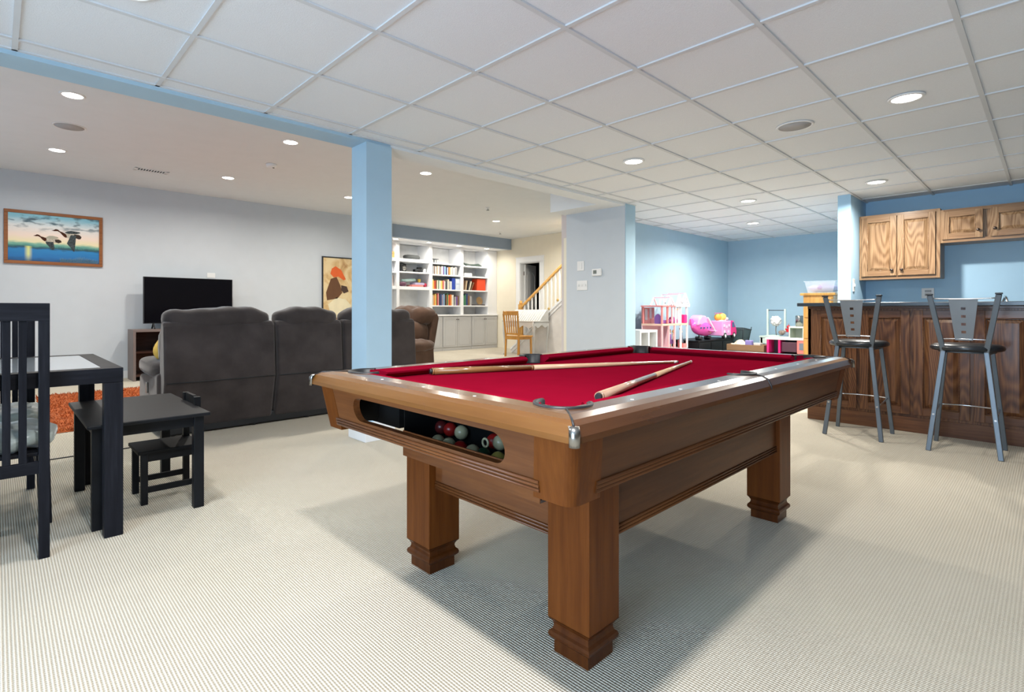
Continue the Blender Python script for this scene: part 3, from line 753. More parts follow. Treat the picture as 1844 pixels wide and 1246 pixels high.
# stools
def make_stool(label):
    t = thing('bar_stool', label, 'bar stool', group='metal bar stools at the bar')
    # seat centre at origin; faces +X
    st = MB().lathe((0, 0, 0), [(0, .735), (.19, .735), (.203, .742), (.208, .755), (.203, .770), (.18, .783), (.10, .790), (0, .792)], 40).build('seat', vinyl, t)
    MB().lathe((0, 0, 0), [(.16, .722), (.16, .735), (0, .735)], 32).build('seat_plate', steel, t)
    for sy in (-1, 1):
        # rear leg continues up to be the back post
        bt = (-.215, sy*.192, 0); mid = (-.150, sy*.115, .735); top = (-.235, sy*.182, 1.145)
        lg = MB().bar(bt, mid, .030, .026, (1, 0, 0)); 
        lg.build('leg', steel, t, .004)
        MB().bar(mid, (top[0], top[1], 1.14), .032, .026, (1, 0, 0)).build('back_post', steel, t, .004)
        MB().box(-.257, sy*.182-.019, 1.14, -.22, sy*.182+.019, 1.152).build('post_cap', blackr, t, .003)
        fb = (.195, sy*.195, 0); ft = (.12, sy*.13, .728)
        MB().bar(fb, ft, .028, .024, (1, 0, 0)).build('leg', steel, t, .004)
        MB().bar((mid[0], mid[1], .722), (.12, sy*.13, .722), .022, .018).build('seat_bearer', steel, t)
        def at(p, q, z): k = (z-p[2])/(q[2]-p[2]); return Vector(p)*(1-k)+Vector(q)*k
        a = at(bt, mid, .27); c = at(fb, ft, .30)
        MB().cyl(a+Vector((-.022, 0, 0)), a+Vector((.022, 0, 0)), .007, n=10).build('bolt', rod, t)
        MB().tube([a, (a+c)/2+Vector((0, 0, -.004)), c], .0055, 8).build('stretcher', rod, t)
    a, c = at((.195, -.195, 0), (.12, -.13, .728), .30), at((.195, .195, 0), (.12, .13, .728), .30)
    MB().tube([a+(c-a)*(k/12)+Vector((.05*math.sin(PI*k/12), 0, 0)) for k in range(13)], .006, 8).build('foot_rest', rod, t)
    # wires and perforated back plate
    def post(z, sy): k = (z-.735)/(1.14-.735); return Vector((-.150-.085*k, sy*(.115+.067*k), z))
    for z, dip in ((1.117, .006), (.822, -.004)):
        a, c = post(z, -1), post(z, 1)
        MB().tube([a+(c-a)*(k/10)+Vector((-.012*math.sin(PI*k/10), 0, dip*-math.sin(PI*k/10))) for k in range(11)], .0045, 8).build('back_wire', rod, t)
    z0, z1, w0, w1 = .815, 1.112, .047, .078
    def PX(z): return -.150-.085*(z-.735)/.405-.012
    def hw(z): return w0+(w1-w0)*(z-z0)/(z1-z0)
    pl = MB(); holes = [(.866, .885), (.922, .941), (.978, .997), (1.034, 1.053)]; hy = .0125
    zz = sorted([z0, z1]+[z for h in holes for z in h])
    for i in range(len(zz)-1):
        a, b2 = zz[i], zz[i+1]; hole = (a, b2) in holes
        for (l0, l1, r0, r1) in ([(-hw(a), -hy, -hw(b2), -hy), (hy, hw(a), hy, hw(b2))] if hole else [(-hw(a), hw(a), -hw(b2), hw(b2))]):
            vs = [(PX(a)-.002, l0, a), (PX(a)-.002, l1, a), (PX(b2)-.002, r1, b2), (PX(b2)-.002, r0, b2)]
            vs += [(x+.004, y, z) for x, y, z in vs]
            pl.add(vs, [(0, 1, 2, 3), (7, 6, 5, 4), (0, 4, 5, 1), (1, 5, 6, 2), (2, 6, 7, 3), (3, 7, 4, 0)])
    pl.build('back_plate', plain('satin_steel_plate', (.20, .22, .24), .45, .5) if 'satin_steel_plate' not in MATS else MATS['satin_steel_plate'], t)
    return t
s1 = make_stool('metal bar stool nearer the end of the bar, partly behind the pool table corner')
s1.location = (5.29, 1.095, 0)
dup(s1, (5.255, .425, 0), 0, 'metal bar stool at the right, standing clear of the pool table')

# ------------------------------------------------------------------ dining set
def dining_chair(label, loc, rz):
    """faces +Y locally, rear posts at y=0, right side at x=.21"""
    t = thing('dining_chair', label, 'chair', loc, rz, 'black slatted dining chairs')
    W2 = .21
    for sx_ in (-1, 1):
        MB().box(sx_*W2-sx_*.036, -.014, 0, sx_*W2, .03, 1.06).build('back_post', blackw, t, .002)
        MB().bar((sx_*(W2+.015), .455, 0), (sx_*(W2+.002), .43, .43), .034, .040, (1, 0, 0)).build('front_leg', blackw, t, .002)
        MB().bar((sx_*(W2-.012), .02, .405), (sx_*(W2-.004), .43, .405), .022, .055).build('side_rail', blackw, t, .002)
        MB().bar((sx_*(W2-.012), .02, .27), (sx_*(W2+.0), .44, .20), .018, .03).build('stretcher', blackw, t, .002)
    bx(-W2, -.016, .988, W2, .018, 1.062).build('top_rail', blackwx, t, .002)
    bx(-W2+.03, -.010, .355, W2-.03, .014, .405).build('lower_rail', blackwx, t, .002)
    bx(-W2+.01, .415, .375, W2-.01, .437, .43).build('front_rail', blackwx, t, .002)
    for k in range(6):
        x = -W2+.036+(.348)*(k+1)/7
        bx(x-.013, -.006, .405, x+.013, .008, .99).build('slat', blackw, t, .001)
    bx(-W2+.036, .012, .425, W2-.036, .45, .44).build('seat', blackw, t, .003)
    return t
dining_chair('black slatted dining chair in the foreground with its back to the camera', (-.045, 2.86, 0), 0)
dining_chair('black slatted dining chair on the far side of the glass topped table', (-.045, 4.03, 0), PI)
def cushion_mb(rx, ry, rz, seed):
    def fn(p):
        e = 1-.25*((p.x/rx)**2*(p.y/ry)**2)
        q = p.copy(); q.z += .010*math.sin(p.x*26+seed)*math.cos(p.y*21+seed)+.006*math.sin(p.x*55+p.y*33+seed)
        q.x += .008*math.sin(p.y*30+seed); return q
    return MB().ell((0, 0, 0), (rx, ry, rz), 40, 18, .55, fn)
for (loc, l, sd) in (((-.03, 3.12, .478), 'sage green satin cushion on the near dining chair', 1), ((-.035, 3.765, .475), 'sage green satin cushion on the far dining chair', 4)):
    o = cushion_mb(.232, .225, .042, sd).build('seat_cushion', satin); o.location = loc; tag(o, l, 'cushion', 'sage satin seat cushions')
dt = thing('dining_table', 'black wooden dining table with a frosted glass top', 'table', (-.35, 3.42, 0))
def D(x, y): return x+.35, y-3.42
x0, y0 = D(-1.15, 2.905); x1, y1 = D(.43, 3.935); zt = .769
for a in ((x0, y0, zt-.066, x1, y0+.075, zt), (x0, y1-.075, zt-.066, x1, y1, zt)): bx(*a).build('frame_rail', blackwx, dt, .0015)
for a in ((x0, y0+.075, zt-.066, x0+.075, y1-.075, zt), (x1-.075, y0+.075, zt-.066, x1, y1-.075, zt)): bx(*a).build('frame_rail', blackw, dt, .0015)
bx(x0+.075, y0+.075, zt-.012, x1-.075, y1-.075, zt-.001).build('glass_top', frost, dt)
for (x, y) in ((x0+.036, y0+.033), (x1-.036, y0+.033), (x0+.036, y1-.033), (x1-.036, y1-.033)):
    bx(x-.036, y-.033, 0, x+.036, y+.033, zt-.067).build('leg', blackw, dt, .002)
kt = thing('childrens_table', 'small low black childrens table by the dining table', 'table', (.565, 3.42, 0))
bx(-.26, -.43, .482, .26, .43, .50).build('tabletop', kidb, kt, .004)
for a in ((-.21, -.372, .425, .21, -.356, .482), (-.21, .356, .425, .21, .372, .482), (-.222, -.36, .425, -.206, .36, .482), (.206, -.36, .425, .222, .36, .482)): bx(*a).build('apron', kidb, kt)
for sx_ in (-1, 1):
    for sy in (-1, 1): bx(sx_*.215-.024, sy*.365-.024, 0, sx_*.215+.024, sy*.365+.024, .482).build('leg', kidb, kt, .003)
kc = thing('childrens_chair', 'tiny black childrens chair tucked under the low table', 'chair', (.70, 3.39, 0))
bx(-.155, -.14, .268, .15, .14, .286).build('seat', kidb, kc, .003)
for sy in (-1, 1):
    bx(-.14, sy*.118-.016, 0, -.108, sy*.118+.016, .268).build('leg', kidb, kc, .002)
    bx(.115, sy*.118-.016, 0, .147, sy*.118+.016, .545).build('back_post', kidb, kc, .002)
    bx(-.11, sy*.118-.009, .06, .12, sy*.118+.009, .09).build('stretcher', kidb, kc, .001)
    bx(-.11, sy*.118-.009, .225, .12, sy*.118+.009, .268).build('seat_rail', kidb, kc, .001)
pts = [(-.11, .44), (.11, .44), (.11, .525), (.07, .548), (-.07, .548), (-.11, .525)]
MB().prism([(y, z) for y, z in pts], 'x', .122, .140).build('backrest', kidb, kc, .002)
o = MB().tube([(-1.2, 4.70, .004), (-.3, 4.69, .004), (.35, 4.68, .004), (.72, 4.68, .004), (.99, 4.75, .004)], .004, 6).build('power_cord', blackr)
tag(o, 'thin dark cord running across the carpet to the sofa', 'cord')

# ------------------------------------------------------------------ living area
# shag rug
rx0, rx1, ry0, ry1 = .34, 3.0, 5.65, 8.12
mb = MB(); nx, ny = 60, 50; vs = []
for j in range(ny+1):
    for i in range(nx+1):
        ex = min(i, nx-i, j, ny-j); vs.append((rx0+(rx1-rx0)*i/nx+R_.uniform(-.012, .012), ry0+(ry1-ry0)*j/ny+R_.uniform(-.012, .012), .003 if ex == 0 else .022+R_.uniform(-.008, .012)))
mb.add(vs, [(j*(nx+1)+i, j*(nx+1)+i+1, (j+1)*(nx+1)+i+1, (j+1)*(nx+1)+i) for j in range(ny) for i in range(nx)], True)
for k in range(9000):
    x, y = R_.uniform(rx0, min(rx1, 1.6)), R_.uniform(ry0, ry1); a = R_.uniform(0, 6.28); l = R_.uniform(.015, .03); h = R_.uniform(.03, .05); r = .006
    mb.add([(x+r*math.cos(a+2.1*q), y+r*math.sin(a+2.1*q), .012) for q in range(3)]+[(x+l*math.cos(a), y+l*math.sin(a), h)], [(0, 1, 3), (1, 2, 3), (2, 0, 3)])
o = mb.build('shag_rug', plain('burnt_orange_shag', (.38, .085, .015), .95, var=.35, vscale=30, sheen=.0)); tag(o, 'burnt orange shag rug on the beige carpet', 'rug')

def sofa_back_section(t, x0, x1, hp, mat, first=False):
    w_ = (x1-x0)/2; c = (x0+x1)/2
    # slanting rear panel
    mb = MB(); sec = [(.055, .06), (-.035, .42), (-.045, .45), (-.015, .90), (.01, .935), (.10, .94), (.16, .42), (.16, .06)]
    b_ = MB().prism([(y, z) for y, z in sec], 'x', x0, x1); bo = b_.build('back_panel', mat, t, .022, seg=4)
    def fn(p):
        q = p.copy(); q.z += .012*math.sin(p.x*9+hp)+.006*math.sin(p.x*31+hp*3); q.y += .008*math.sin(p.x*17+hp); return q
    MB().ell((c, .12, .955), (w_-.012, .135, .10), 44, 18, .62, fn).build('headrest', mat, t)
    MB().ell((c, .26, .72), (w_-.02, .14, .20), 32, 14, .5, fn).build('back_cushion', mat, t)
    MB().ell((c, .50, .41), (w_-.02, .33, .12), 36, 14, .45, fn).build('seat_cushion', mat, t)
    MB().tube([(x0+.012, -.046, .445), (x1-.012, -.046, .445)], .004, 6).build('seam', blackr, t)
so = thing('reclining_sofa', 'charcoal brown suede three seat reclining sofa seen from behind', 'sofa', (0, 4.80, 0))
bx(1.0, .06, .012, 3.38, .78, .11).build('base', blackr, so, .01)
for x, y in ((1.06, .10), (1.7, .09), (2.2, .09), (3.3, .10), (1.06, .74), (3.3, .74)): MB().cyl((x, y, 0), (x, y, .03), .025, n=12).build('foot', blackr, so)
for k, (a, b2) in enumerate(((.975, 1.855), (1.88, 2.52), (2.545, 3.405))): sofa_back_section(so, a, b2, k*1.7, suede)
bx(1.0, .15, .10, 3.38, .78, .33).build('seat_box', suede, so, .02)
for xa in (.93, 3.19):
    MB().prism([(.08, .05), (.80, .05), (.82, .30), (.80, .46), (.08, .52)], 'x', xa+.02, xa+.23).build('arm', suede, so, .03, seg=4)
    def fn(p):
        q = p.copy(); q.z += .012*math.sin(p.y*8)-.03*p.y; return q
    MB().ell((xa+.125, .46, .545), (.135, .37, .075), 24, 20, .6, fn).build('arm_pad', suede_warm if 0 else suede, so)
MB().box(.932, .40, .33, .948, .43, .42).build('recline_lever', chrome, so, .004)
mb = MB(); mb.ell((0, 0, 0), (.19, .06, .19), 28, 14, .5)
o = mb.build('throw_pillow', plain('mustard_fabric', (.75, .48, .09), .8, bmp=.002, bscale=30)); o.location = (1.20, 5.22, .70); o.rotation_euler = (math.radians(-8), math.radians(38), math.radians(8))
tag(o, 'mustard yellow throw pillow peeking out at the left end of the sofa', 'pillow')
rc = thing('recliner_chair', 'lamp warmed suede recliner beyond the right end of the sofa', 'armchair', (4.50, 6.36, 0), math.radians(98))
# local: faces +Y (rotated so it faces -X)
def recl(t, mat):
    b_ = MB().prism([(.03, .06), (-.05, .40), (-.17, .92), (-.13, .99), (-.04, .98), (.06, .42), (.08, .06)], 'x', -.36, .36).build('back_panel', mat, t, .03, seg=4)
    def fn(p):
        q = p.copy(); q.z += .014*math.sin(p.x*10)+.01*math.sin(p.x*27+1)+.006*math.sin(p.y*40); q.y += .012*math.sin(p.x*19); return q
    MB().ell((0, .0, .95), (.36, .19, .135), 44, 20, .6, fn).build('headrest', mat, t)
    MB().ell((0, .12, .68), (.33, .17, .20), 32, 14, .5, fn).build('back_cushion', mat, t)
    MB().ell((0, .50, .42), (.28, .36, .12), 36, 14, .45, fn).build('seat_cushion', mat, t)
    for s in (-1, 1):
        MB().prism([(.02, .05), (.86, .05), (.88, .45), (.05, .52)], 'x', s*.30, s*.47).build('arm', mat, t, .03, seg=4)
        MB().ell((s*.385, .46, .55), (.12, .44, .07), 24, 18, .6, fn).build('arm_pad', mat, t)
    bx(-.42, .06, .0, .42, .80, .08).build('base', blackr, t)
recl(rc, suede_warm)

ts = thing('tv_stand', 'dark espresso television stand against the pale back wall', 'tv stand', (2.3, 9.22, 0))
bx(-.85, -.22, 0, -.815, .21, .745).build('side_panel', taupe, ts, .002); bx(.815, -.22, 0, .85, .21, .745).build('side_panel', taupe, ts, .002)
bx(-.815, -.22, .71, .815, .21, .745).build('top', taupe, ts, .002)
bx(-.815, .19, .0, .815, .205, .71).build('back_board', espresso, ts); bx(-.815, -.21, .06, .815, .19, .09).build('shelf', espresso, ts); bx(-.815, -.21, .40, .815, .19, .425).build('shelf', espresso, ts)
for x in (-.28, .28): bx(x-.012, -.21, 0, x+.012, .19, .71).build('divider', espresso, ts)
o = bx(1.75, 9.05, .426, 2.0, 9.3, .52).build('media_box', blackr, None, .004); tag(o, 'black media box on the shelf of the television stand', 'media box')
tv = thing('television', 'black flat screen television on the espresso stand', 'television', (2.255, 9.28, .745))
bx(-.632, -.02, .082, .632, .03, .792).build('housing', blackr, tv, .004)
bx(-.622, -.023, .094, .622, -.0195, .784).build('screen', screen, tv)
for s in (-1, 1):
    MB().bar((s*.5, .005, .09), (s*.5, -.09, .006), .02, .012).bar((s*.5, .005, .09), (s*.5, .10, .006), .02, .012).build('foot', blackr, tv)
o = bx(2.575, 9.542, 1.57, 2.70, 9.55, 1.65).build('wall_outlet', plastic, None, .002); tag(o, 'white blank wall plate just above the television', 'wall plate')

# duck painting
fr = wood('red_brown_frame', (.18, .06, .02), (.27, .10, .035), (.33, .13, .05), 'x', .4, .2)
pa = thing('duck_painting', 'framed painting of two ducks flying over a blue lake', 'painting', (.613, 9.53, 2.03))
W2, H2, fw = .54, .365, .042
for a in ((-W2, -.012, -H2, W2, .018, -H2+fw), (-W2, -.012, H2-fw, W2, .018, H2), (-W2, -.012, -H2+fw, -W2+fw, .018, H2-fw), (W2-fw, -.012, -H2+fw, W2, .018, H2-fw)): bx(*a).build('frame', fr, pa, .004)
m, nt, b = new_mat('painted_lake_canvas')
tc = N(nt, 'ShaderNodeTexCoord'); sp = N(nt, 'ShaderNodeSeparateXYZ'); nt.links.new(tc.outputs['Object'], sp.inputs[0])
zz = N(nt, 'ShaderNodeMapRange'); zz.inputs[1].default_value = -.33; zz.inputs[2].default_value = .33; nt.links.new(sp.outputs[2], zz.inputs[0])
nz = noise(nt, coords(nt, (2.5, 1, 9)), 3, 4)
ad = N(nt, 'ShaderNodeMath', operation='MULTIPLY_ADD'); nt.links.new(nz, ad.inputs[0]); ad.inputs[1].default_value = .10; nt.links.new(zz.outputs[0], ad.inputs[2])
base = ramp(nt, ad.outputs[0], [(.05, (.008, .05, .13)), (.14, (.005, .14, .40)), (.30, (.01, .20, .48)), (.345, (.01, .06, .10)), (.375, (.05, .22, .20)), (.42, (.18, .42, .32)), (.47, (.80, .72, .45)), (.60, (.86, .70, .60)), (.80, (.72, .74, .74)), (.98, (.22, .50, .62))])
cl2 = noise(nt, coords(nt, (2.2, 1, 7)), 2.4, 5)
mk = N(nt, 'ShaderNodeMath', operation='MULTIPLY'); r2 = ramp(nt, cl2, [(.50, (0, 0, 0)), (.62, (1, 1, 1))]); nt.links.new(r2, mk.inputs[0])
r3 = ramp(nt, zz.outputs[0], [(.60, (0, 0, 0)), (.8, (1, 1, 1))]); nt.links.new(r3, mk.inputs[1])
mx = N(nt, 'ShaderNodeMix', data_type='RGBA'); nt.links.new(mk.outputs[0], mx.inputs[0]); nt.links.new(base, mx.inputs[6]); mx.inputs[7].default_value = (.06, .12, .16, 1)
# sun path on water
xx = N(nt, 'ShaderNodeMath', operation='ADD'); nt.links.new(sp.outputs[0], xx.inputs[0]); xx.inputs[1].default_value = .29
xa = N(nt, 'ShaderNodeMath', operation='ABSOLUTE'); nt.links.new(xx.outputs[0], xa.inputs[0])
r4 = ramp(nt, xa.outputs[0], [(.0, (.9, .9, .9)), (.045, (0, 0, 0))]); r5 = ramp(nt, zz.outputs[0], [(.03, (.2, .2, .2)), (.15, (1, 1, 1)), (.31, (1, 1, 1)), (.33, (0, 0, 0))])
m3 = N(nt, 'ShaderNodeMath', operation='MULTIPLY'); nt.links.new(r4, m3.inputs[0]); nt.links.new(r5, m3.inputs[1])
m4 = N(nt, 'ShaderNodeMix', data_type='RGBA'); nt.links.new(m3.outputs[0], m4.inputs[0]); nt.links.new(mx.outputs[2], m4.inputs[6]); m4.inputs[7].default_value = (.80, .80, .25, 1)
nt.links.new(m4.outputs[2], b.inputs['Base Color']); b.inputs['Roughness'].default_value = .55
bx(-W2+fw, -.002, -H2+fw, W2-fw, .010, H2-fw).build('canvas', m, pa)
duckm = plain('painted_duck_brown', (.05, .035, .028), .7, spec=.1); duckw = plain('painted_duck_pale', (.42, .40, .32), .7, spec=.1); duckg = plain('painted_duck_wing', (.055, .07, .075), .7, spec=.1, var=.5, vscale=60)
def shape(pts, mat_, nm, ox, oz, s, y=-.004):
    MB().prism([(ox+s*x, oz+s*z) for x, z in pts], 'y', y, y+.002).build(nm, mat_, pa)
def pshape(px, mat_, nm, y=-.004):
    shape([((a-446)*.00134, (365-b_)*.0015) for a, b_ in px], mat_, nm, 0, 0, 1, y)
duckb = plain('painted_duck_belly', (.50, .46, .38), .7, spec=.1, var=.3, vscale=50); duckr = plain('painted_duck_head', (.065, .022, .012), .7, spec=.1)
pshape([(535, 305), (575, 300), (640, 305), (664, 325), (660, 345), (640, 352), (610, 345), (580, 352), (545, 348), (528, 330)], duckb, 'painted_duck')
pshape([(413, 286), (432, 280), (448, 271), (466, 274), (482, 288), (510, 298), (532, 312), (540, 330), (536, 346), (518, 338), (500, 320), (484, 300), (462, 288), (436, 290)], duckr, 'painted_head', -.0045)
pshape([(600, 308), (648, 312), (664, 330), (656, 348), (640, 352), (612, 340)], duckm, 'painted_tail', -.005)
pshape([(518, 300), (545, 284), (575, 276), (648, 284), (655, 292), (620, 302), (560, 306)], duckg, 'painted_wing', -.0055)
pshape([(572, 318), (618, 316), (613, 380), (608, 430), (604, 474), (592, 470), (575, 440), (552, 415), (540, 398), (556, 360)], duckg, 'painted_wing', -.0055)
pshape([(348, 360), (380, 352), (440, 358), (490, 376), (496, 392), (470, 402), (420, 396), (372, 396), (350, 384)], duckb, 'painted_duck')
pshape([(268, 346), (285, 340), (298, 332), (314, 336), (328, 348), (350, 354), (372, 362), (374, 384), (358, 392), (340, 378), (324, 358), (306, 348), (288, 350)], duckr, 'painted_head', -.0045)
pshape([(440, 370), (470, 366), (492, 376), (496, 392), (470, 402), (445, 392)], duckm, 'painted_tail', -.005)
pshape([(372, 352), (395, 338), (425, 336), (462, 344), (472, 354), (440, 366), (400, 366)], duckw, 'painted_wing', -.0055)
pshape([(364, 394), (430, 394), (434, 425), (440, 455), (428, 468), (408, 462), (392, 436), (372, 416)], duckg, 'painted_wing', -.0055)
for k in range(26): pshape([(470+k*13, 462), (474+k*13, 462-R_.uniform(8, 34)), (478+k*13, 462)], MATS.get('painted_pines') or plain('painted_pines', (.02, .09, .10), .6), 'painted_pine', -.003)
rd = MB()
for k in range(330):
    x = .05+.43*(k+R_.random())/330; z = -.318; h_ = R_.uniform(.02, .06)+.05*max(0, 1-abs(x-.30)/.15)*R_.random(); dx = R_.uniform(-.02, .03)
    rd.bar((x, -.003, z), (x+dx, -.003, z+h_), .0016, .001, (0, 1, 0))
rd.build('painted_reeds', plain('painted_reeds', (.16, .30, .42), .7, spec=.1), pa)
# poster: plain generic stand-in
po = thing('wall_poster', 'black framed warm toned poster on the back wall, half hidden by the column', 'poster', (5.10, 9.53, 1.42))
W2, H2, fw = .50, .65, .022
for a in ((-W2, -.012, -H2, W2, .018, -H2+fw), (-W2, -.012, H2-fw, W2, .018, H2), (-W2, -.012, -H2+fw, -W2+fw, .018, H2-fw), (W2-fw, -.012, -H2+fw, W2, .018, H2-fw)): bx(*a).build('frame', blackr, po, .002)
m, nt, b = new_mat('poster_print'); f = noise(nt, coords(nt), 3.0, 5, .55, 1.2)
nt.links.new(ramp(nt, f, [(.3, (.42, .22, .08)), (.45, (.66, .46, .22)), (.55, (.76, .60, .34)), (.75, (.80, .68, .42))]), b.inputs['Base Color']); b.inputs['Roughness'].default_value = .35
bx(-W2+fw, -.002, -H2+fw, W2-fw, .010, H2-fw).build('print', m, po)
shape2 = lambda pts, mat_: MB().prism(pts, 'y', -.0045, -.0025).build('colour_patch', mat_, po)
shape2([(-.30, .42), (-.22, .47), (-.10, .40), (.0, .22), (-.05, .20), (-.16, .27), (-.26, .25), (-.33, .32)], plain('poster_orange', (.72, .12, .02), .5))
shape2([(-.32, .22), (-.20, .26), (-.12, .10), (-.08, -.05), (-.18, -.16), (-.40, -.20), (-.42, -.05)], plain('poster_brown', (.13, .055, .02), .5))
shape2([(-.38, -.28), (-.2, -.14), (.0, -.18), (.12, -.30), (.05, -.5), (-.3, -.55)], plain('poster_cream', (.80, .72, .50), .5))
shape2([(-.10, .10), (.02, .08), (.06, -.02), (-.04, -.06), (-.1, .0)], plain('poster_dark', (.06, .03, .02), .5))

# ------------------------------------------------------------------ built-in shelves
YF, YBk = 10.40, 10.92
bi = thing('bookcase', 'white built-in shelving filling the far niche', 'bookcase', (8.175, 10.6, 0))
def SX(x): return x-8.175
def shelfbox(nm, x0, x1, z0, z1, y0=YF, y1=YBk, mat=shelfw): return bx(SX(x0), y0-10.6, z0, SX(x1), y1-10.6, z1).build(nm, mat, bi, .002)
dv = [(6.205, 6.27), (6.87, 6.95), (7.83, 7.92), (8.84, 8.93), (9.80, 10.145)]
for k, (a, b2) in enumerate(dv): shelfbox('upright', a, b2, .916, 2.64)
shelfbox('back_panel', 6.27, 9.80, .915, 2.64, YBk-.015, YBk, plain('shelf_back', (.74, .74, .73), .6))
for (a, b2) in ((6.27, 6.87), (6.95, 7.83), (7.92, 8.84), (8.93, 9.80)): shelfbox('header', a, b2, 2.60, 2.64, YF, YF+.02)
for (a, b2, zs) in ((6.27, 6.87, (2.22, 1.90, 1.56)), (6.95, 7.83, (2.22, 1.915, 1.56)), (7.92, 8.84, (2.175, 1.89, 1.52, 1.115)), (8.93, 9.80, (2.16, 1.885, 1.52, 1.12))):
    for z in zs: shelfbox('shelf', a, b2, z-(.04 if z in (1.56, 2.22) else 0), z+.032, YF+.005, YBk-.015)
for k, (a, b2) in enumerate(((6.205, 7.235), (7.24, 8.215), (8.22, 9.185), (9.19, 10.145))):
    t = thing('base_cabinet', ['grey base cabinet hidden behind the sofa end', 'grey base cabinet just right of the suede recliner', 'grey two-door base cabinet under the tall book rows', 'grey two-door base cabinet nearest the writing desk'][k], 'cabinet', (a, YF-.03, 0), group='grey cabinets under the shelves')
    w_ = b2-a
    bx(0, .02, 0, w_, .50, .88).build('carcass', greycab, t, .001)
    for s in (0, 1):
        d0, d1 = (.02, w_/2-.004) if s == 0 else (w_/2+.004, w_-.02)
        f = MB().box(d0, 0, .09, d1, .02, .855); fo = f.build('door', greycab, t, .001)
        q = MB()
        for a4 in ((d0+.05, .14, d1-.05, .15), (d0+.05, .795, d1-.05, .805), (d0+.05, .15, d0+.06, .795), (d1-.06, .15, d1-.05, .795)): q.box(a4[0], -.006, a4[1], a4[2], 0, a4[3])
        q.build('moulding', greycab, fo)
        kx = d1-.025 if s == 0 else d0+.025
        MB().ell((kx, -.014, .79), (.014, .014, .014), 12, 8).build('knob', bronze, fo)
    if k == 0:
        o = bx(0, 0, 0, 3.94, .55, .035).build('shelf_counter', shelfw, None, .003, loc=(6.205, YF-.045, .8805)); tag(o, 'long white countertop on the grey base cabinets', 'countertop')

# books
BC = {'white': (.78, .77, .73), 'grey': (.38, .38, .38), 'navy': (.03, .05, .16), 'brown': (.20, .10, .05), 'tan': (.55, .42, .27), 'red': (.50, .05, .03), 'orange': (.72, .26, .05),
      'yellow': (.78, .60, .16), 'green': (.06, .20, .10), 'purple': (.16, .08, .28), 'black': (.02, .02, .025), 'sky blue': (.30, .52, .68), 'cream': (.75, .68, .52), 'pink': (.72, .34, .34)}
BMAT = {k: plain(k+'_book_cover', v, .5, var=.08, vscale=30) for k, v in BC.items()}
pagem = plain('book_pages', (.78, .74, .64), .8)
def book(colr, w_, h_, dpt, loc, label, group, lean=0):
    t = MB().box(0, 0, 0, w_, .003, h_).box(0, .003, 0, .003, dpt, h_).box(w_-.003, .003, 0, w_, dpt, h_).build('book', BMAT[colr], None)
    bx(.003, .003, .004, w_-.003, dpt-.004, h_-.004).build('pages', pagem, t)
    t.location = loc; t.rotation_euler.y = lean
    tag(t, label, 'book', group); return t
used = {}
def row(cols, x0, x1, z, shelf, group, hmin, hmax, yoff=.03):
    n = len(cols); wt = [R_.uniform(.7, 1.3) for _ in cols]; k = (x1-x0)/sum(wt); x = x0
    for i, c in enumerate(cols):
        w_ = wt[i]*k-.002; h_ = R_.uniform(hmin, hmax)
        l = '%s book on the %s, ' % (c, shelf)
        if i == 0: l += 'first at the left beside %s' % cols[1]
        elif i == n-1: l += 'last at the right beside %s' % cols[i-1]
        else: l += 'between %s and %s' % (cols[i-1], cols[i+1])
        if l in used:
            ords = ['first','second','third','fourth','fifth','sixth','seventh','eighth','ninth','tenth','eleventh','twelfth','thirteenth','fourteenth','fifteenth','sixteenth','seventeenth','eighteenth','nineteenth','twentieth','21st','22nd','23rd']
            l = '%s book, %s from the left on the %s' % (c, ords[i], shelf)
        used[l] = 1
        book(c, w_, h_, R_.uniform(.15, .2), (x, YF+yoff, z), l, group); x += wt[i]*k
row(['grey', 'brown', 'white', 'grey', 'tan', 'white', 'brown', 'grey', 'white', 'purple', 'sky blue', 'navy', 'white', 'brown', 'orange', 'tan', 'cream', 'grey', 'white', 'grey', 'grey'], 7.95, 8.74, 1.923, 'upper book row', 'books in the upper row', .19, .225)
row(['yellow', 'orange', 'red', 'brown', 'cream', 'green', 'white', 'cream', 'yellow', 'red', 'pink', 'white', 'black', 'grey', 'cream', 'grey', 'white'], 7.94, 8.56, 1.553, 'middle book row', 'books in the middle row', .20, .26)
row(['tan', 'orange', 'yellow', 'brown', 'red', 'pink', 'black', 'navy', 'navy', 'grey', 'purple', 'sky blue', 'black', 'brown', 'green', 'orange', 'red', 'orange', 'cream', 'white'], 7.94, 8.62, 1.148, 'lower book row', 'books in the lower row', .25, .31)
row(['grey', 'purple', 'brown'], 8.66, 8.80, 1.148, 'lower row past the gap', 'books in the lower row', .22, .26)
row(['green', 'green', 'navy', 'brown', 'grey'], 8.94, 9.24, 1.153, 'shelf with the round plate', 'binders beside the round plate', .24, .31)
for k, (c, x, l) in enumerate((('brown', 8.96, .05), ('tan', 9.03, -.16), ('black', 9.09, -.22), ('cream', 9.15, -.30), ('brown', 9.22, -.42))):
    hh = (.23, .25, .23, .24, .22)[k]
    o = book(c, .028, hh, .16, (x, YF+.03, 1.5535+(.028*math.sin(-l) if l < 0 else 0)*0+.001), '%s book leaning %s on the shelf with the orange box' % (c, ['upright at the left end', 'right, second', 'right, third', 'right, fourth', 'farthest right, last of five'][k]), 'leaning books by the orange box', -l if l < 0 else -l)
    if l < 0: o.location.x += 0; o.location.z += .028*math.sin(abs(l))
def simple(nm, mb, mat, label, cat, loc, bevel=0, rz=0, group=None):
    o = mb.build(nm, mat, None, bevel); o.location = loc; o.rotation_euler.z = rz; tag(o, label, cat, group); return o
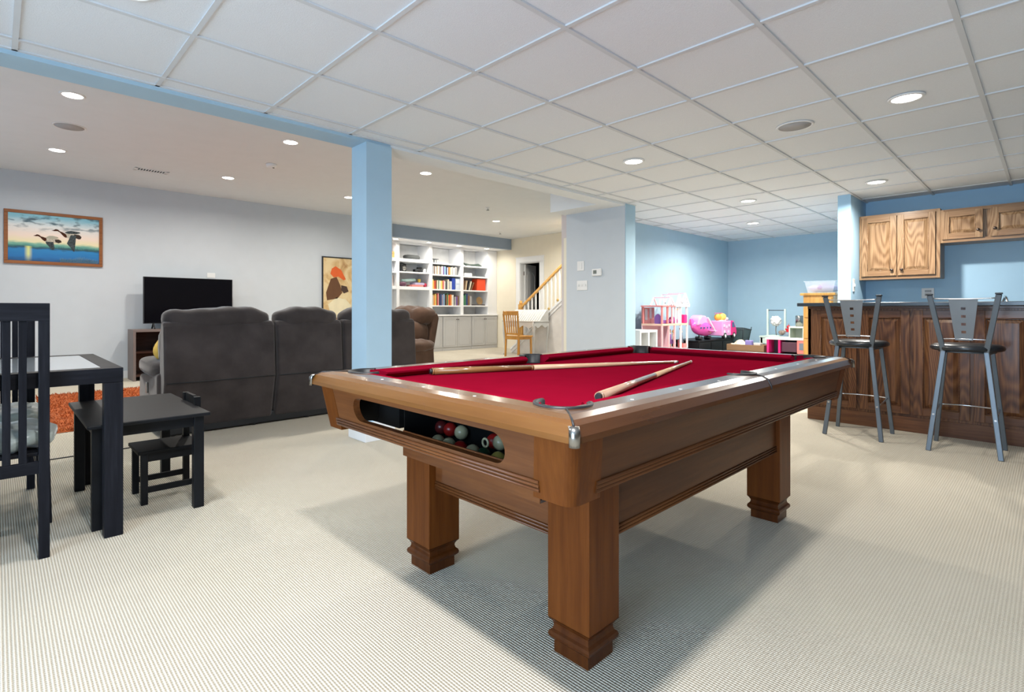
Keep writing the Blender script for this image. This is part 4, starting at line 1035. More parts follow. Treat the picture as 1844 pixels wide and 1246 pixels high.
simple('storage_box', bx(0, 0, 0, .30, .22, .31), col('orange_red_card', (.80, .07, .015)), 'orange red box on the third shelf of the right bookcase bay', 'box', (9.44, YF+.03, 1.5525), .004)
simple('storage_box', bx(0, 0, 0, .10, .18, .30), col('royal_blue_card', (.02, .06, .38)), 'royal blue box at the end of the middle book row', 'box', (8.57, YF+.03, 1.5525), .003)
t = thing('storage_bin', 'pale translucent stacked drawers at the right end of the middle book row', 'storage bin', (8.69, YF+.03, 1.5525))
bx(0, 0, 0, .14, .2, .29).build('body', col('pale_blue_plastic', (.55, .64, .78), .3), t, .003)
for z in (.02, .155): bx(.01, -.006, z, .13, 0, z+.11).build('drawer', col('pale_blue_drawer', (.68, .74, .82), .2), t, .002)
t = simple('decorative_plate', MB().lathe((0, 0, 0), [(0, 0), (.06, .004), (.10, .018), (.115, .03), (.112, .034), (.09, .02), (0, .008)], 28), col('tan_ceramic', (.42, .26, .11), .35), 'round tan plate standing on the lower right shelf', 'plate', (9.62, YF+.17, 1.272)); t.rotation_euler = (math.radians(80), 0, 0)
simple('tray', MB().box(0, 0, 0, .34, .2, .012).box(0, 0, .012, .34, .01, .03).box(0, .19, .012, .34, .2, .03), col('tray_grey', (.10, .09, .09)), 'flat dark tray in front of the round plate', 'tray', (9.36, YF+.005, 1.1525))
simple('white_box', bx(0, 0, 0, .26, .2, .085), white, 'low white box on the second shelf of the right bay', 'box', (9.0, YF+.03, 1.9175), .01)
simple('flat_case', bx(0, 0, 0, .40, .2, .02), col('case_grey', (.22, .26, .28)), 'flat grey case on the second shelf of the right bay', 'case', (9.34, YF+.03, 1.9175), .004)
# toy crocodile like dark figure on top right
mb = MB().tube([(0, 0, .10), (.06, 0, .06), (.12, 0, .045), (.25, .01, .04), (.42, .02, .035), (.58, .02, .05), (.70, .02, .02)], [.012, .022, .03, .02, .03, .04, .02], 10)
for x in (.14, .52): mb.cyl((x, -.02, .002), (x, 0, .04), .012).cyl((x, .04, .002), (x, .02, .04), .012)
simple('toy_lizard', mb, col('dark_green_toy', (.045, .07, .055), .4), 'long dark toy lizard on the top shelf at the right', 'toy', (8.97, YF+.1, 2.193))
mb = MB().box(0, 0, .09, .22, .12, .105).cyl((.05, .06, 0), (.05, .06, .09), .02).cyl((.12, .06, 0), (.12, .06, .09), .012).cyl((.19, .06, 0), (.19, .06, .09), .006)
simple('model_stand', mb, col('dark_grey_toy', (.07, .08, .09), .4), 'small dark T shaped ornament above the upper book row', 'ornament', (7.94, YF+.06, 2.208))
def basket(p):
    return p
simple('oval_basket', MB().ell((0, 0, 0), (.215, .11, .06), 30, 12, .55), col('charcoal_wicker', (.05, .055, .055), .7, bmp=.004, bscale=60), 'charcoal oval basket alone on the top shelf', 'basket', (7.43, YF+.2, 2.3125))
t = thing('vintage_phone', 'black and chrome round dial ornament on the second shelf', 'ornament', (7.13, YF+.16, 1.9475))
bx(-.09, -.06, 0, .09, .06, .17).build('body', blackr, t, .02)
MB().lathe((0, 0, 0), [(.0, .014), (.05, .012), (.055, 0)], 24).build('dial', chrome, t); t.children[-1].rotation_euler = (PI/2, 0, 0); t.children[-1].location = (.02, -.061, .08)
mb = MB().tube([(-.11, 0, .18), (0, 0, .20), (.11, 0, .18)], .016, 8); mb.build('handset', blackr, t)
t = thing('toy_sleigh', 'small black toy cart at the right end of the second shelf', 'toy', (7.58, YF+.14, 1.9475))
bx(-.12, -.05, .03, .05, .05, .075).build('body', blackr, t, .01); bx(-.02, -.04, .09, .10, .04, .13).build('hood', blackr, t, .01)
for x in (-.08, .06): MB().cyl((x, -.055, .03), (x, .055, .03), .03, n=16).build('wheel', blackr, t)
simple('white_mug', MB().lathe((0, 0, 0), [(0, 0), (.035, 0), (.04, .09), (.036, .09), (.032, .01), (0, .01)], 20), white, 'white mug at the right end of the second shelf', 'mug', (7.76, YF+.12, 1.9475))
zs = 1.5925
simple('game_box', bx(0, 0, 0, .34, .24, .05), col('salmon_box', (.62, .22, .20)), 'salmon flat game box at the bottom of the toy pile', 'game box', (7.32, YF+.02, zs), .003)
simple('game_box', bx(0, 0, 0, .30, .2, .05), col('rainbow_box', (.42, .42, .62)), 'blue grey game box on top of the salmon one', 'game box', (7.42, YF+.03, zs+.0505), .003, .1)
o = simple('paper_roll', MB().cyl((0, 0, 0), (.40, .02, .0), .035, n=18), col('mint_paper', (.55, .78, .74)), 'pale mint paper roll lying on the toy pile', 'paper roll', (7.09, YF+.12, zs+.0865), 0, 0); o.location.z = zs+.14; o.rotation_euler.y = -.08
simple('toy_shoe', MB().ell((0, 0, 0), (.10, .05, .05), 20, 12, .8, wob(.02, 30)), col('dark_plum_toy', (.10, .03, .06)), 'dark plum soft toy at the left end of the toy pile', 'toy', (7.09, YF+.1, zs+.0505))
simple('toy_ball', MB().ell((0, 0, 0), (.05, .05, .05), 20, 12), col('crimson_toy', (.45, .02, .06)), 'small crimson ball at the right end of the toy pile', 'toy', (7.76, YF+.1, zs+.0505))
simple('toy_cup', MB().lathe((0, 0, 0), [(0, 0), (.03, 0), (.045, .08), (0, .08)], 16), col('yellow_toy', (.80, .55, .08)), 'yellow toy cup on top of the blue grey game box', 'toy', (7.60, YF+.12, zs+.101+.012))
simple('wooden_box', bx(0, 0, 0, .22, .2, .15).box(-.005, -.005, .10, .225, .205, .107), col('honey_wood_box', (.50, .24, .07)), 'honey wood box on the shelf just right of the column', 'box', (6.62, YF+.05, 2.2525), .004)
simple('picture_frame', bx(0, 0, 0, .16, .015, .2), col('grey_photo', (.45, .46, .52)), 'small pale picture frame just right of the column', 'picture frame', (6.69, YF+.1, 1.9325), .003)
simple('picture_frame', bx(0, 0, 0, .20, .015, .25), col('pink_photo', (.68, .55, .50)), 'pinkish picture standing on the lower shelf by the column', 'picture frame', (6.65, YF+.1, 1.5925), .003)
simple('glass_bowl', MB().lathe((0, 0, 0), [(0, 0), (.06, 0), (.10, .05), (.11, .10), (.105, .10), (.09, .05), (0, .012)], 24), col('pale_green_glass', (.62, .70, .64), .15), 'pale glass bowl on the white counter behind the recliner', 'bowl', (7.72, YF+.2, .9155))

# ------------------------------------------------------------------ stairs, desk, chair
XS = 9.2
sl = .75
def zl(y): return 1.2 + (7.49-y)*sl
st = MB()
st.prism([(8.95, 0), (4.5, 0), (4.5, zl(4.5)), (8.95, zl(8.95))], 'x', XS, XS+.03)
o = struct('wall_stair', st, plain('stair_wall_paint', (.74, .70, .66), .6), label='white wall under the open staircase')
stp = MB(); ny = 11
for k in range(ny):
    y1 = 8.80-k*.26; z = .195*(k+1)
    stp.box(XS+.03, y1-.26, 0, 10.148, y1, z)
struct('trim_8', stp, plain('stair_carpet', (.60, .56, .49), .9), label='carpeted staircase rising to the right')
tm = MB()
for off, h in ((.0, .05), (-.12, .022)):
    tm.bar((XS-.008, 8.95, zl(8.95)+off), (XS-.008, 5.0, zl(5.0)+off), .016, h, (1, 0, 0)) if 0 else tm.prism([(8.95, zl(8.95)+off-h), (5.0, zl(5.0)+off-h), (5.0, zl(5.0)+off), (8.95, zl(8.95)+off)], 'x', XS-.016, XS)
struct('trim_9', tm, white, label='white moulding along the stair side')
sr = thing('stair_railing', 'honey oak handrail with white balusters along the staircase', 'railing', (XS+.06, 8.67, 0))
bx(-.045, -.045, 0, .045, .045, 1.17).build('newel_post', hand, sr, .004)
MB().lathe((0, 0, 1.17), [(.05, 0), (.058, .02), (.05, .04), (.052, .06), (.03, .085), (0, .09)], 4).build('newel_cap', hand, sr)
rl = MB(); a, b2 = (0, 0, 1.08), (0, -3.2, 1.08+3.2*sl); rl.bar(a, b2, .06, .065, (1, 0, 0)).build('handrail', hand, sr, .012)
for k in range(20):
    y = -.13-k*.118
    zb2 = zl(8.67+y); zt2 = 1.08-y*sl
    MB().box(-.014, y-.014, zb2-.02, .014, y+.014, zt2-.02).build('baluster', white, sr)
for k, l in enumerate(('lowest', 'second from the bottom', 'third from the bottom', 'topmost visible')):
    y = 8.0-k*.26
    q = MB().ell((XS-.010, y, zl(y)+.045), (.008, .035, .035), 12, 8)
    o = q.build('stair_bracket', col('antique_gold', (.50, .33, .10), .4))
    tag(o, 'small gold scroll bracket on the stair edge, '+l, 'stair bracket', 'gold brackets along the stair side')
dk = thing('writing_desk', 'white slant front writing desk with curved legs against the stair wall', 'desk', (8.91, 8.19, 0))
cw = plain('antique_white', (.58, .57, .54), .4)
bx(-.27, -.50, .765, .24, .50, .79).build('desktop', cw, dk, .006)
MB().prism([(-.08, .79), (.23, .79), (.23, 1.04), (.17, 1.04)], 'y', -.49, .49).build('slant_hutch', cw, dk, .004)
q = MB()
for k in range(13): q.bar((-.083, -.42+k*.07, .80), (.160, -.42+k*.07, 1.03), .02, .006, (0, 0, 1))  # raised bars model the balusters' reflection on the slant front
q.build('slat', cw, dk)
for yy in (-1, 1):
    pts = [(-.25, .765)]+[(-.25+.49*k/12, .665+.03*math.cos(k/12*4*PI)) for k in range(13)]+[(.24, .765)]
    MB().prism(pts, 'y', yy*.48-.01, yy*.48+.01).build('apron', cw, dk)
pts = [(-.49, .765)]+[(-.49+.98*k/24, .655+.03*math.cos(k/24*6*PI)) for k in range(25)]+[(.49, .765)]
MB().prism(pts, 'x', -.26, -.24).build('apron', cw, dk)
for sx_ in (-1, 1):
    for sy in (-1, 1):
        x, y = (-.235 if sx_ < 0 else .215), sy*.455
        MB().tube([(x, y, .77), (x+sx_*.008, y+sy*.008, .66), (x+sx_*.012, y+sy*.012, .55), (x-sx_*.004, y-sy*.004, .3), (x-sx_*.008, y-sy*.008, .12), (x+sx_*.004, y+sy*.004, .03), (x+sx_*.01, y+sy*.01, 0)], [.034, .032, .027, .018, .013, .015, .02], 10).build('leg', cw, dk)
wc = thing('wooden_chair', 'amber wood slat back chair at the white desk', 'chair', (8.33, 7.86, 0))
for sy in (-1, 1):
    MB().bar((-.22, sy*.19, 0), (-.20, sy*.19, .46), .035, .035, (1, 0, 0)).build('leg', amber, wc, .003)
    MB().bar((-.20, sy*.19, .45), (-.26, sy*.21, .95), .034, .03, (1, 0, 0)).build('back_post', amber, wc, .003)
    MB().bar((.20, sy*.18, 0), (.19, sy*.18, .46), .034, .034, (1, 0, 0)).build('leg', amber, wc, .003)
    bx(-.2, sy*.18-.01, .40, .19, sy*.18+.01, .45).build('seat_rail', amber, wc)
MB().bar((-.255, -.225, .965), (-.255, .225, .965), .025, .09).build('crest_rail', amber, wc, .006)
bx(-.215, -.18, .40, -.195, .18, .45).build('seat_rail', amber, wc); bx(-.225, -.19, .50, -.200, .19, .54).build('lower_rail', amber, wc)
for k in range(5): y = -.13+k*.065; MB().bar((-.212, y*.95, .53), (-.252, y, .93), .026, .012, (0, 1, 0)).build('slat', amber, wc)
bx(-.22, -.215, .45, .225, .215, .478).build('seat', amber, wc, .008)

# thermostat and switches on the wall end
t = thing('thermostat', 'small white thermostat with grey display on the pale wall', 'thermostat', (5.83, 4.075, 1.53))
bx(-.028, -.075, -.048, 0, .075, .048).build('body', plastic, t, .012, seg=3); bx(-.0295, -.005, -.02, -.027, .048, .028).build('display', col('lcd_grey', (.20, .22, .20), .2), t)
t = tag(bx(5.822, 4.285, 1.565, 5.83, 4.40, 1.695).build('switch_plate', plastic, None, .003), 'blank white switch plate above the triple one', 'switch')
bx(5.816, 4.32, 1.59, 5.822, 4.365, 1.67).build('rocker', plastic, t, .001)
t = tag(bx(5.822, 4.235, 1.30, 5.83, 4.405, 1.43).build('switch_plate', plastic, None, .003), 'wide white three toggle switch plate below the thermostat', 'switch')
for y in (4.265, 4.32, 4.375): bx(5.810, y-.006, 1.355, 5.822, y+.006, 1.38).build('toggle', plastic, t)

# ------------------------------------------------------------------ playroom
ch = thing('pine_chest', 'narrow honey pine chest standing behind the bar end', 'chest', (8.5, 2.19, 0))
bx(-.17, -.18, 0, .18, .18, 1.235).build('carcass', pine, ch, .003)
bx(-.205, -.215, 1.235, .2, .215, 1.27).build('top', pine, ch, .008)
for k in range(4): 
    d = bx(-.185, -.165, .06+k*.29, -.17, .165, .06+k*.29+.27).build('drawer', pine, ch, .004)
    MB().ell((-.195, 0, .19+k*.29), (.014, .014, .014), 12, 8).build('knob', bronze, d)
bn = thing('storage_bin', 'clear plastic bin of lilac things on top of the pine chest', 'storage bin', (8.5, 2.17, 1.27))
clr = glass('clear_plastic', (.85, .92, 1.0), .1, alpha=.35)
q = MB(); q.add([(-.15, -.15, .002), (.15, -.15, .002), (.15, .15, .002), (-.15, .15, .002), (-.17, -.185, .155), (.17, -.185, .155), (.17, .185, .155), (-.17, .185, .155)], [(0, 1, 2, 3), (0, 1, 5, 4), (1, 2, 6, 5), (2, 3, 7, 6), (3, 0, 4, 7)])
q.build('tub', clr, bn); bx(-.18, -.195, .155, .18, .195, .165).build('lid', clr, bn, .003)
MB().ell((0, 0, .055), (.12, .13, .05), 24, 14, .7, wob(.06, 40)).build('contents', col('lilac_stuff', (.52, .42, .62)), bn)

def hexbox(t, nm, x0, y0, z0, x1, y1, z1, m_, bev=.004): return bx(x0, y0, z0, x1, y1, z1).build(nm, m_, t, bev)
wpl = col('toy_white', (.88, .86, .88), .35); pk1 = col('toy_pale_pink', (.82, .50, .52), .4); pk2 = col('toy_hot_pink', (.80, .02, .22), .35); pk3 = col('toy_coral', (.78, .25, .24), .4)
mag = col('toy_magenta', (.72, .10, .45), .35); orch = col('toy_orchid', (.76, .32, .62), .35); pur = col('toy_purple', (.20, .07, .30), .4)
# small white cube shelf
sh = thing('cube_shelf', 'small white open cube shelf against the blue wall left of the dollhouse', 'shelf', (6.87, 4.12, 0))
for a in ((-.24, -.2, .71, .24, .2, .745), (-.24, -.2, 0, -.205, .2, .71), (.205, -.2, 0, .24, .2, .71), (-.02, -.2, 0, .02, .2, .71), (-.24, -.2, .0, .24, .2, .03)): hexbox(sh, 'board', *a, white, .002)
bx(-.205, .17, .03, .205, .19, .71).build('back_board', col('shelf_grey', (.3, .33, .36)), sh)
# dollhouse
dh = thing('dollhouse', 'tall pink and white toy dollhouse with pitched roofs against the blue wall', 'dollhouse', (7.52, 4.02, 0))
def DHP(x0, z0, x1, z1, y0, y1, nm, m_): return bx(x0, y0, z0, x1, y1, z1).build(nm, m_, dh, .003)
for z in (.02, .42, .80): DHP(-.40, z, .40, z+.03, -.17, .17, 'floor_plate', pk1 if z < .8 else col('toy_peach', (.80, .52, .40), .4))
for x in (-.40, -.20, -.02, .17, .375): DHP(x, .05, x+.025, .80, -.17, -.145, 'column', wpl if x > 0 else pk1)
DHP(-.40, .05, .40, .80, .155, .17, 'back_wall', col('toy_back_pink', (.74, .50, .56), .5))
for x, m_ in ((-.40, pk3), (-.24, pk3), (-.10, pk1), (.0, wpl), (.09, wpl), (.16, wpl), (.36, wpl)): DHP(x, .83, x+.028, 1.08, -.17, -.145, 'column', m_)
for x in (-.40, .36): DHP(x, .83, x+.028, 1.08, .14, .168, 'column', wpl if x > 0 else pk3)
DHP(-.40, .83, -.05, 1.07, .150, .165, 'back_wall', col('toy_rose_wall', (.74, .36, .38), .5))
DHP(-.33, .88, -.27, 1.05, .140, .150, 'window', col('toy_sky', (.60, .68, .76), .3)); DHP(-.20, .90, -.14, 1.06, .140, .150, 'window', col('toy_sky', (.6, .68, .76), .3))
DHP(-.41, 1.08, -.02, 1.10, -.18, .175, 'cornice', pk3); DHP(-.02, 1.08, .42, 1.105, -.19, .175, 'cornice', wpl)
for (xa, xb, zt2) in ((.0, .19, 1.27), (.14, .42, 1.29), (-.26, -.06, 1.22)):
    xm = (xa+xb)/2
    for y in (-.18, .10):
        MB().bar((xa, y, 1.10), (xm, y, zt2), .02, .02, (0, 1, 0)).bar((xm, y, zt2), (xb, y, 1.10), .02, .02, (0, 1, 0)).build('gable', wpl, dh)
    q = MB().bar((xm, -.18, zt2), (xm, .10, zt2), .02, .02)
    for f_ in (.25, .5, .75):
        q.bar((xa+(xm-xa)*f_, -.18, 1.10+(zt2-1.10)*f_), (xm, -.18, 1.10), .010, .010, (0, 1, 0)).bar((xb+(xm-xb)*f_, -.18, 1.10+(zt2-1.10)*f_), (xm, -.18, 1.10), .010, .010, (0, 1, 0))
    q.build('roof_lattice', col('toy_roof_white', (.80, .66, .76), .4), dh)
arch = MB()
for k in range(9):
    a = PI*k/8; arch.ell((.075+.045*math.cos(a), -.16, 1.0+.05*math.sin(a)), (.010, .012, .010), 8, 6)
arch.build('arch', col('toy_peach', (.8, .52, .4), .4), dh)
tag(bx(-.06, -.05, 0, .06, .05, .13).build('toy_chair', pk2, None, .008, loc=(7.86, 3.90, .8305)), 'hot pink toy wardrobe on the right upper floor of the dollhouse', 'toy')
t = thing('toy_bed', 'purple toy bed on the upper floor of the dollhouse', 'toy', (7.25, 3.93, .831))
bx(-.10, -.05, .0, .14, .05, .05).build('mattress', pur, t, .01)
MB().prism([(-.05, 0), (.05, 0), (.05, .09), (.03, .13), (0, .145), (-.03, .13), (-.05, .09)], 'x', -.12, -.10).build('headboard', pur, t)
simple('toy_car', MB().ell((0, 0, 0), (.13, .04, .035), 24, 12, .6).ell((-.02, 0, .035), (.06, .035, .03), 16, 10, .7), col('toy_plum', (.34, .05, .22), .3), 'plum toy car on the upper floor of the dollhouse', 'toy', (7.53, 3.90, .866))
simple('toy_stool', bx(-.03, -.03, 0, .03, .03, .05), mag, 'magenta toy stool in the arch of the dollhouse', 'toy', (7.585, 3.93, .8305), .004)
def doll(x, y, z, h, c1, c2, label):
    t = thing('doll', label, 'doll', (x, y, z))
    s = h/.29
    bm2 = MB().tube([(-.012*s, 0, 0), (-.012*s, 0, .08*s), (0, 0, .15*s)], [.009*s, .011*s, .014*s], 8).tube([(.012*s, 0, 0), (.012*s, 0, .08*s), (0, 0, .15*s)], [.009*s, .011*s, .014*s], 8)
    bm2.tube([(0, 0, .14*s), (0, 0, .19*s), (0, 0, .225*s), (0, 0, .24*s)], [.016*s, .014*s, .019*s, .008*s], 10)
    for sd in (-1, 1): bm2.tube([(sd*.018*s, 0, .222*s), (sd*.03*s, 0, .18*s), (sd*.033*s, -.005, .13*s)], [.007*s, .006*s, .005*s], 6)
    bm2.ell((0, 0, .262*s), (.018*s, .018*s, .023*s), 12, 8); bm2.build('body', col('doll_skin', (.72, .42, .30)), t)
    MB().ell((0, .005*s, .263*s), (.023*s, .021*s, .028*s), 12, 8).build('hair', c1, t)
    MB().lathe((0, 0, 0), [(.035*s, .07*s), (.018*s, .16*s), (.02*s, .215*s), (0, .222*s)], 12).build('dress', c2, t)
doll(7.50, 3.93, .451, .29, col('hair_dark', (.04, .02, .015)), pur, 'dark haired doll in a purple dress inside the lower dollhouse')
doll(7.60, 3.92, .451, .28, col('hair_blond', (.65, .45, .18)), col('toy_violet', (.22, .12, .42)), 'blond doll in a violet dress inside the lower dollhouse')
doll(7.79, 3.90, .451, .32, col('hair_dark', (.04, .02, .015)), col('denim_grey', (.14, .17, .24)), 'doll in a grey blue dress at the right of the lower dollhouse')
simple('toy_armchair', MB().box(-.06, -.05, 0, .06, .05, .06).box(-.06, .03, .06, .06, .05, .12), pk3, 'coral toy armchair at the lower right of the dollhouse', 'toy', (7.86, 3.91, .4505), .006)
# black storage bench with pink plane and camper
bk = thing('storage_bench', 'low black storage bench under the pink toy plane', 'bench', (8.72, 3.98, 0))
bx(-.65, -.22, 0, .68, .22, .53).build('body', kidb, bk, .004); bx(-.66, -.23, .53, .69, .23, .55).build('top', kidb, bk, .004)
for x in (-.64, -.2, .24): bx(x, -.232, .03, x+.42, -.22, .51).build('drawer', kidb, bk, .004)
ax = .5501
pl = thing('toy_plane', 'big magenta toy airplane with open side on the black bench', 'toy airplane', (8.42, 3.84, ax))
def fus(p):
    q = p.copy(); t_ = (p.x+.42)/.84
    k = 1.0-.80*max(0, t_-.35)/.65*max(0, t_-.35)/.65-.35*max(0, .2-t_)/.2; q.y *= k; q.z = q.z*k - .10*t_; return q
MB().ell((.02, 0, .24), (.42, .11, .135), 40, 18, .9, fus).build('fuselage', mag, pl)
MB().prism([(-.36, .24), (-.31, .35), (-.22, .40), (-.08, .39), (.04, .32), (.10, .22)], 'y', -.09, .09).build('open_hood', orch, pl, .03, seg=3)
MB().bar((-.05, -.10, .36), (.20, -.11, .13), .012, .02, (0, 1, 0)).build('door_strut', wpl, pl)
for x in (-.30, -.19, -.08, .03): MB().box(x-.022, -.113, .185, x+.022, -.10, .215).build('window', col('toy_navy', (.05, .08, .22), .2), pl, .006)
MB().prism([(-.40, .20), (-.46, .34), (-.38, .34), (-.28, .26)], 'y', -.008, .008).build('tail_fin', mag, pl)
MB().prism([(-.05, -.11), (.10, -.11), (-.02, -.24), (-.12, -.24)], 'z', .15, .158).build('wing', orch, pl)
for x in (-.15, .16): MB().cyl((x, -.05, .03), (x, .05, .03), .03, n=14).cyl((x, 0, .03), (x, 0, .12), .01).build('landing_gear', blackr, pl)
MB().ell((.0, -.12, .12), (.018, .008, .018), 10, 6).build('star_sticker', col('toy_gold', (.8, .45, .25), .4), pl)
cv = thing('toy_camper', 'pink and lilac toy camper van on the black bench', 'toy van', (9.08, 3.84, ax))
bx(-.20, -.12, .05, .14, .12, .30).build('body', orch, cv, .012)
MB().prism([(.14, .05), (.35, .05), (.37, .12), (.33, .20), (.24, .30), (.14, .30)], 'y', -.125, .125).build('cab', pk2, cv, .015, seg=3)
MB().prism([(.17, .19), (.29, .19), (.235, .275), (.17, .275)], 'y', -.129, -.125).build('side_window', col('toy_navy', (.05, .08, .22), .2), cv)
for x, z in ((-.14, .22), (-.04, .20), (.06, .22), (-.12, .12), (.04, .12)): bx(x-.03, -.124, z-.022, x+.03, -.12, z+.022).build('door_panel', col('toy_lilac', (.80, .62, .82), .3), cv)
for x in (-.12, .24):
    w_ = MB().cyl((x, -.135, .05), (x, -.09, .05), .05, n=20).build('wheel', blackr, cv); MB().cyl((x, -.138, .05), (x, -.134, .05), .028, n=16).build('hub', wpl, w_)
t = thing('toy_helicopter', 'yellow and orange toy helicopter on top of the toy camper', 'toy', (9.03, 3.84, ax+.3005))
MB().ell((-.06, 0, .06), (.065, .05, .055), 18, 12, .8).build('cockpit', col('toy_orange', (.85, .40, .05)), t)
MB().ell((.10, 0, .065), (.09, .06, .06), 18, 12, .8).build('body', col('toy_yellow', (.85, .62, .12)), t)
bx(-.17, -.01, .125, .12, .01, .132).build('rotor', pk2, t)
bx(-.08, -.04, 0, .18, .04, .01).build('skid', wpl, t)
simple('toy_block', MB().ell((0, 0, 0), (.07, .05, .03), 18, 10, .8), wpl, 'white toy piece beside the toy helicopter', 'toy', (9.255, 3.84, ax+.331))
# mesh basket
bs = thing('mesh_basket', 'dark green grey mesh basket right of the toy camper', 'basket', (9.72, 3.80, .42))
q = MB(); q.add([(-.13, -.12, 0), (.13, -.12, 0), (.13, .12, 0), (-.13, .12, 0), (-.18, -.16, .30), (.18, -.16, .26), (.18, .16, .26), (-.18, .16, .30)], [(0, 1, 2, 3), (0, 1, 5, 4), (1, 2, 6, 5), (2, 3, 7, 6), (3, 0, 4, 7)])
m, nt, b = new_mat('dark_mesh'); b.inputs['Base Color'].default_value = (.03, .05, .045, 1); b.inputs['Roughness'].default_value = .5; b.inputs['Alpha'].default_value = .72
q.build('mesh', m, bs)
q = MB().tube([(-.18, -.16, .30), (.18, -.16, .26), (.18, .16, .26), (-.18, .16, .30)], .007, 6, True)
for (a, c) in (((-.13, -.12), (-.18, -.16)), ((.13, -.12), (.18, -.16)), ((.13, .12), (.18, .16)), ((-.13, .12), (-.18, .16))): q.cyl((*a, 0), (*c, .31 if c[0] > 0 else .30), .006, n=8)
q.build('frame', blackr, bs)
stl = col('pale_mint_paint', (.62, .74, .68), .45)
lt = thing('side_table', 'low pale mint table under the mesh basket', 'table', (9.75, 3.84, 0))
bx(-.33, -.28, .40, .60, .28, .42).build('tabletop', stl, lt, .004)
for x in (-.31, .56):
    for y in (-.24, .24): bx(x-.02, y-.02, 0, x+.02, y+.02, .40).build('leg', stl, lt)
gt = thing('craft_table', 'pale mint table with white sides standing at the far wall', 'table', (10.15, 3.05, 0))
bx(-.28, -.55, .55, .42, .45, .58).build('tabletop', stl, gt, .004); 
for x in (-.25, .39):
    for y in (-.52, .42): bx(x-.02, y-.02, 0, x+.02, y+.02, .55).build('leg', white, gt)
bx(-.27, -.53, .45, -.25, .43, .55).build('apron', stl, gt)
sf = thing('string_frame', 'pale wooden frame holding a fluffy white flower tree', 'ornament frame', (10.05, 3.28, .58))
bx(-.015, -.155, 0, .015, -.125, .47).build('post', stl, sf, .003); bx(-.015, .125, 0, .015, .155, .47).build('post', stl, sf, .003)
bx(-.008, -.13, .44, .008, .13, .452).build('crossbar', blackr, sf)
bx(-.05, -.155, 0, .05, .155, .012).build('foot', stl, sf)
def fl(p): return p*(1+.24*math.sin(p.x*90)*math.sin(p.y*80+1)*math.sin(p.z*85+2))
MB().ell((-.02, 0, .26), (.07, .085, .085), 32, 22, 1, fl).build('blossom', col('white_fluff', (.86, .86, .84), .8), sf)
MB().tube([(0, 0, .012), (.0, .01, .10), (-.01, 0, .2)], .009, 8).build('stem', col('grey_stem', (.25, .25, .24)), sf)
simple('toy_robot', MB().box(-.03, -.03, .05, .03, .03, .13).ell((0, 0, .16), (.03, .03, .03), 12, 8).cyl((0, -.017, 0), (0, -.017, .05), .012).cyl((0, .017, 0), (0, .017, .05), .012).cyl((0, -.05, .12), (0, .05, .12), .012).cyl((0, 0, .19), (0, 0, .215), .004), col('toy_red', (.62, .02, .03), .3), 'red toy robot figure standing on the mint table', 'toy', (10.0, 3.07, .581))
for k, (y, c, l, r) in enumerate(((3.155, 'toy_brown', 'brown toy animal left of the red robot', .018), (3.12, 'toy_greyblue', 'grey blue toy piece near the red robot', .014), (3.02, 'toy_darkred', 'dark red toy piece right of the red robot', .016), (2.96, 'toy_slate', 'slate toy car at the right end of the mint table', .018))):
    cc = {'toy_brown': (.30, .24, .20), 'toy_greyblue': (.2, .27, .34), 'toy_darkred': (.4, .05, .07), 'toy_slate': (.12, .14, .18)}[c]
    simple('small_toy', MB().ell((0, 0, 0), (r, r*1.6, r), 14, 8, .7, wob(.1, 60, k)), col(c, cc), l, 'toy', (9.95, y, .581+r*1.15))
cb = thing('cabinet_box', 'narrow pale mint open shelf box left of the pine chest', 'shelf', (9.6, 2.79, 0))
for a in ((-.15, -.11, .74, .15, .11, .765), (-.15, .09, 0, .15, .11, .74), (-.15, -.11, 0, .15, -.09, .74), (-.15, -.09, .38, .15, .09, .40), (.13, -.09, 0, .15, .09, .74)): hexbox(cb, 'board', *a, col('cream_mint', (.72, .78, .68), .45), .002)
t = simple('steel_canister', MB().lathe((0, 0, 0), [(0, 0), (.055, 0), (.055, .17), (.05, .175), (.048, .17), (0, .165)], 24), chrome, 'shiny steel canister on the mint shelf box', 'canister', (9.6, 2.79, .7655))
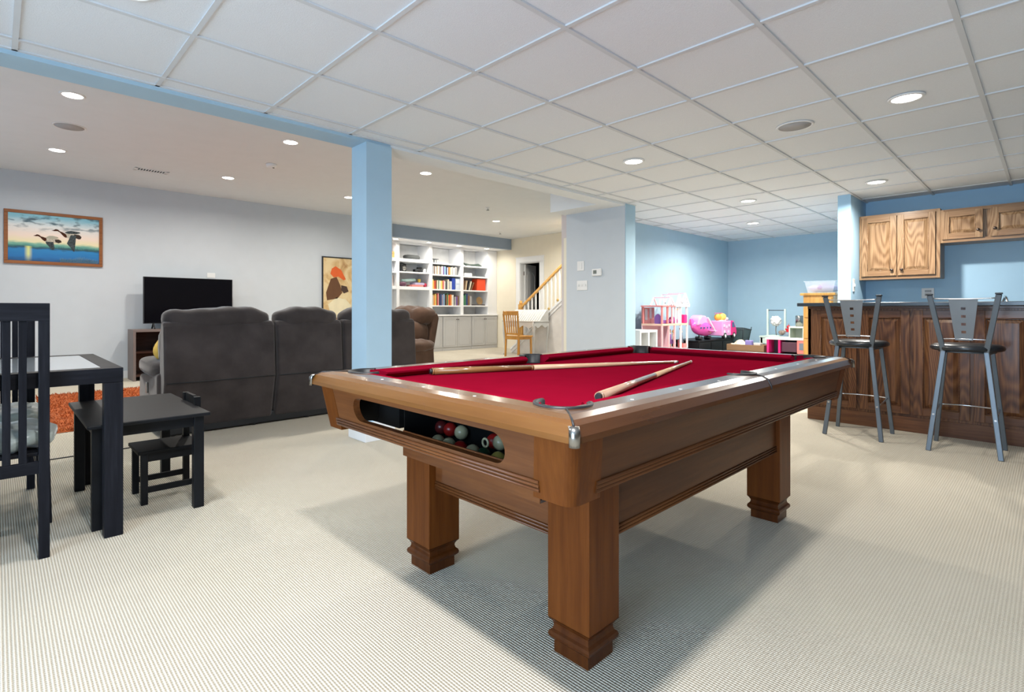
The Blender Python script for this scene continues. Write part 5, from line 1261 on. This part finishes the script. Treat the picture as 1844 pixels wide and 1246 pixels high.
# cardboard tray with toys and pink kitchen
low = thing('toy_bench', 'low dark toy bench holding the cardboard tray and pink playset', 'bench', (8.9, 2.98, 0))
bx(-.28, -.565, .36, .28, .62, .385).build('top', espresso, low, .004)
for x in (-.25, .25):
    for y in (-.54, .58): bx(x-.02, y-.02, 0, x+.02, y+.02, .36).build('leg', espresso, low)
tr = thing('cardboard_tray', 'brown cardboard tray with toys in front of the mint tables', 'tray', (8.82, 3.28, .3855))
cbm = col('cardboard', (.28, .17, .09), .8)
for a in ((-.17, -.28, 0, .17, .28, .008), (-.17, -.28, .008, -.162, .28, .10), (.162, -.28, .008, .17, .28, .10), (-.162, -.28, .008, .162, -.272, .10), (-.162, .272, .008, .162, .28, .10)): hexbox(tr, 'board', *a, cbm, 0)
simple('toy_block', bx(-.04, -.05, 0, .04, .05, .155), col('periwinkle', (.30, .26, .62), .5), 'periwinkle blue toy block standing in the cardboard tray', 'toy', (8.80, 3.27, .394), .006)
simple('toy_block', bx(-.04, -.05, 0, .04, .05, .12), col('off_white_block', (.75, .72, .66), .5), 'off white toy block standing in the cardboard tray', 'toy', (8.80, 3.14, .394), .006)
simple('plush_toy', MB().ell((0, 0, 0), (.06, .10, .05), 20, 12, .8, wob(.08, 40)), col('beige_plush', (.62, .52, .40), .9), 'beige plush toy in the left of the cardboard tray', 'toy', (8.80, 3.43, .447))
pk_ = thing('toy_kitchen', 'pink and white toy playset with dark openings beside the pine chest', 'toy playset', (8.75, 2.66, .3855))
bx(-.14, -.245, .20, .14, .31, .225).build('top', wpl, pk_, .004)
for a in ((-.13, -.24, 0, .13, -.12, .20),): hexbox(pk_, 'side_unit', *a, pk3, .01)
bx(-.135, -.22, .06, -.129, -.155, .16).build('screen', col('toy_screen', (.20, .26, .34), .2), pk_)
for a in ((-.13, .26, 0, .13, .29, .20), (-.13, .10, 0, .10, .13, .20)): hexbox(pk_, 'divider', *a, pk2, .004)
bx(.10, -.12, 0, .13, .29, .20).build('back_board', col('toy_dark_interior', (.07, .05, .08), .5), pk_)
bx(-.11, -.115, .02, .05, .09, .17).build('oven', col('toy_dark_oven', (.10, .04, .07), .4), pk_, .01)
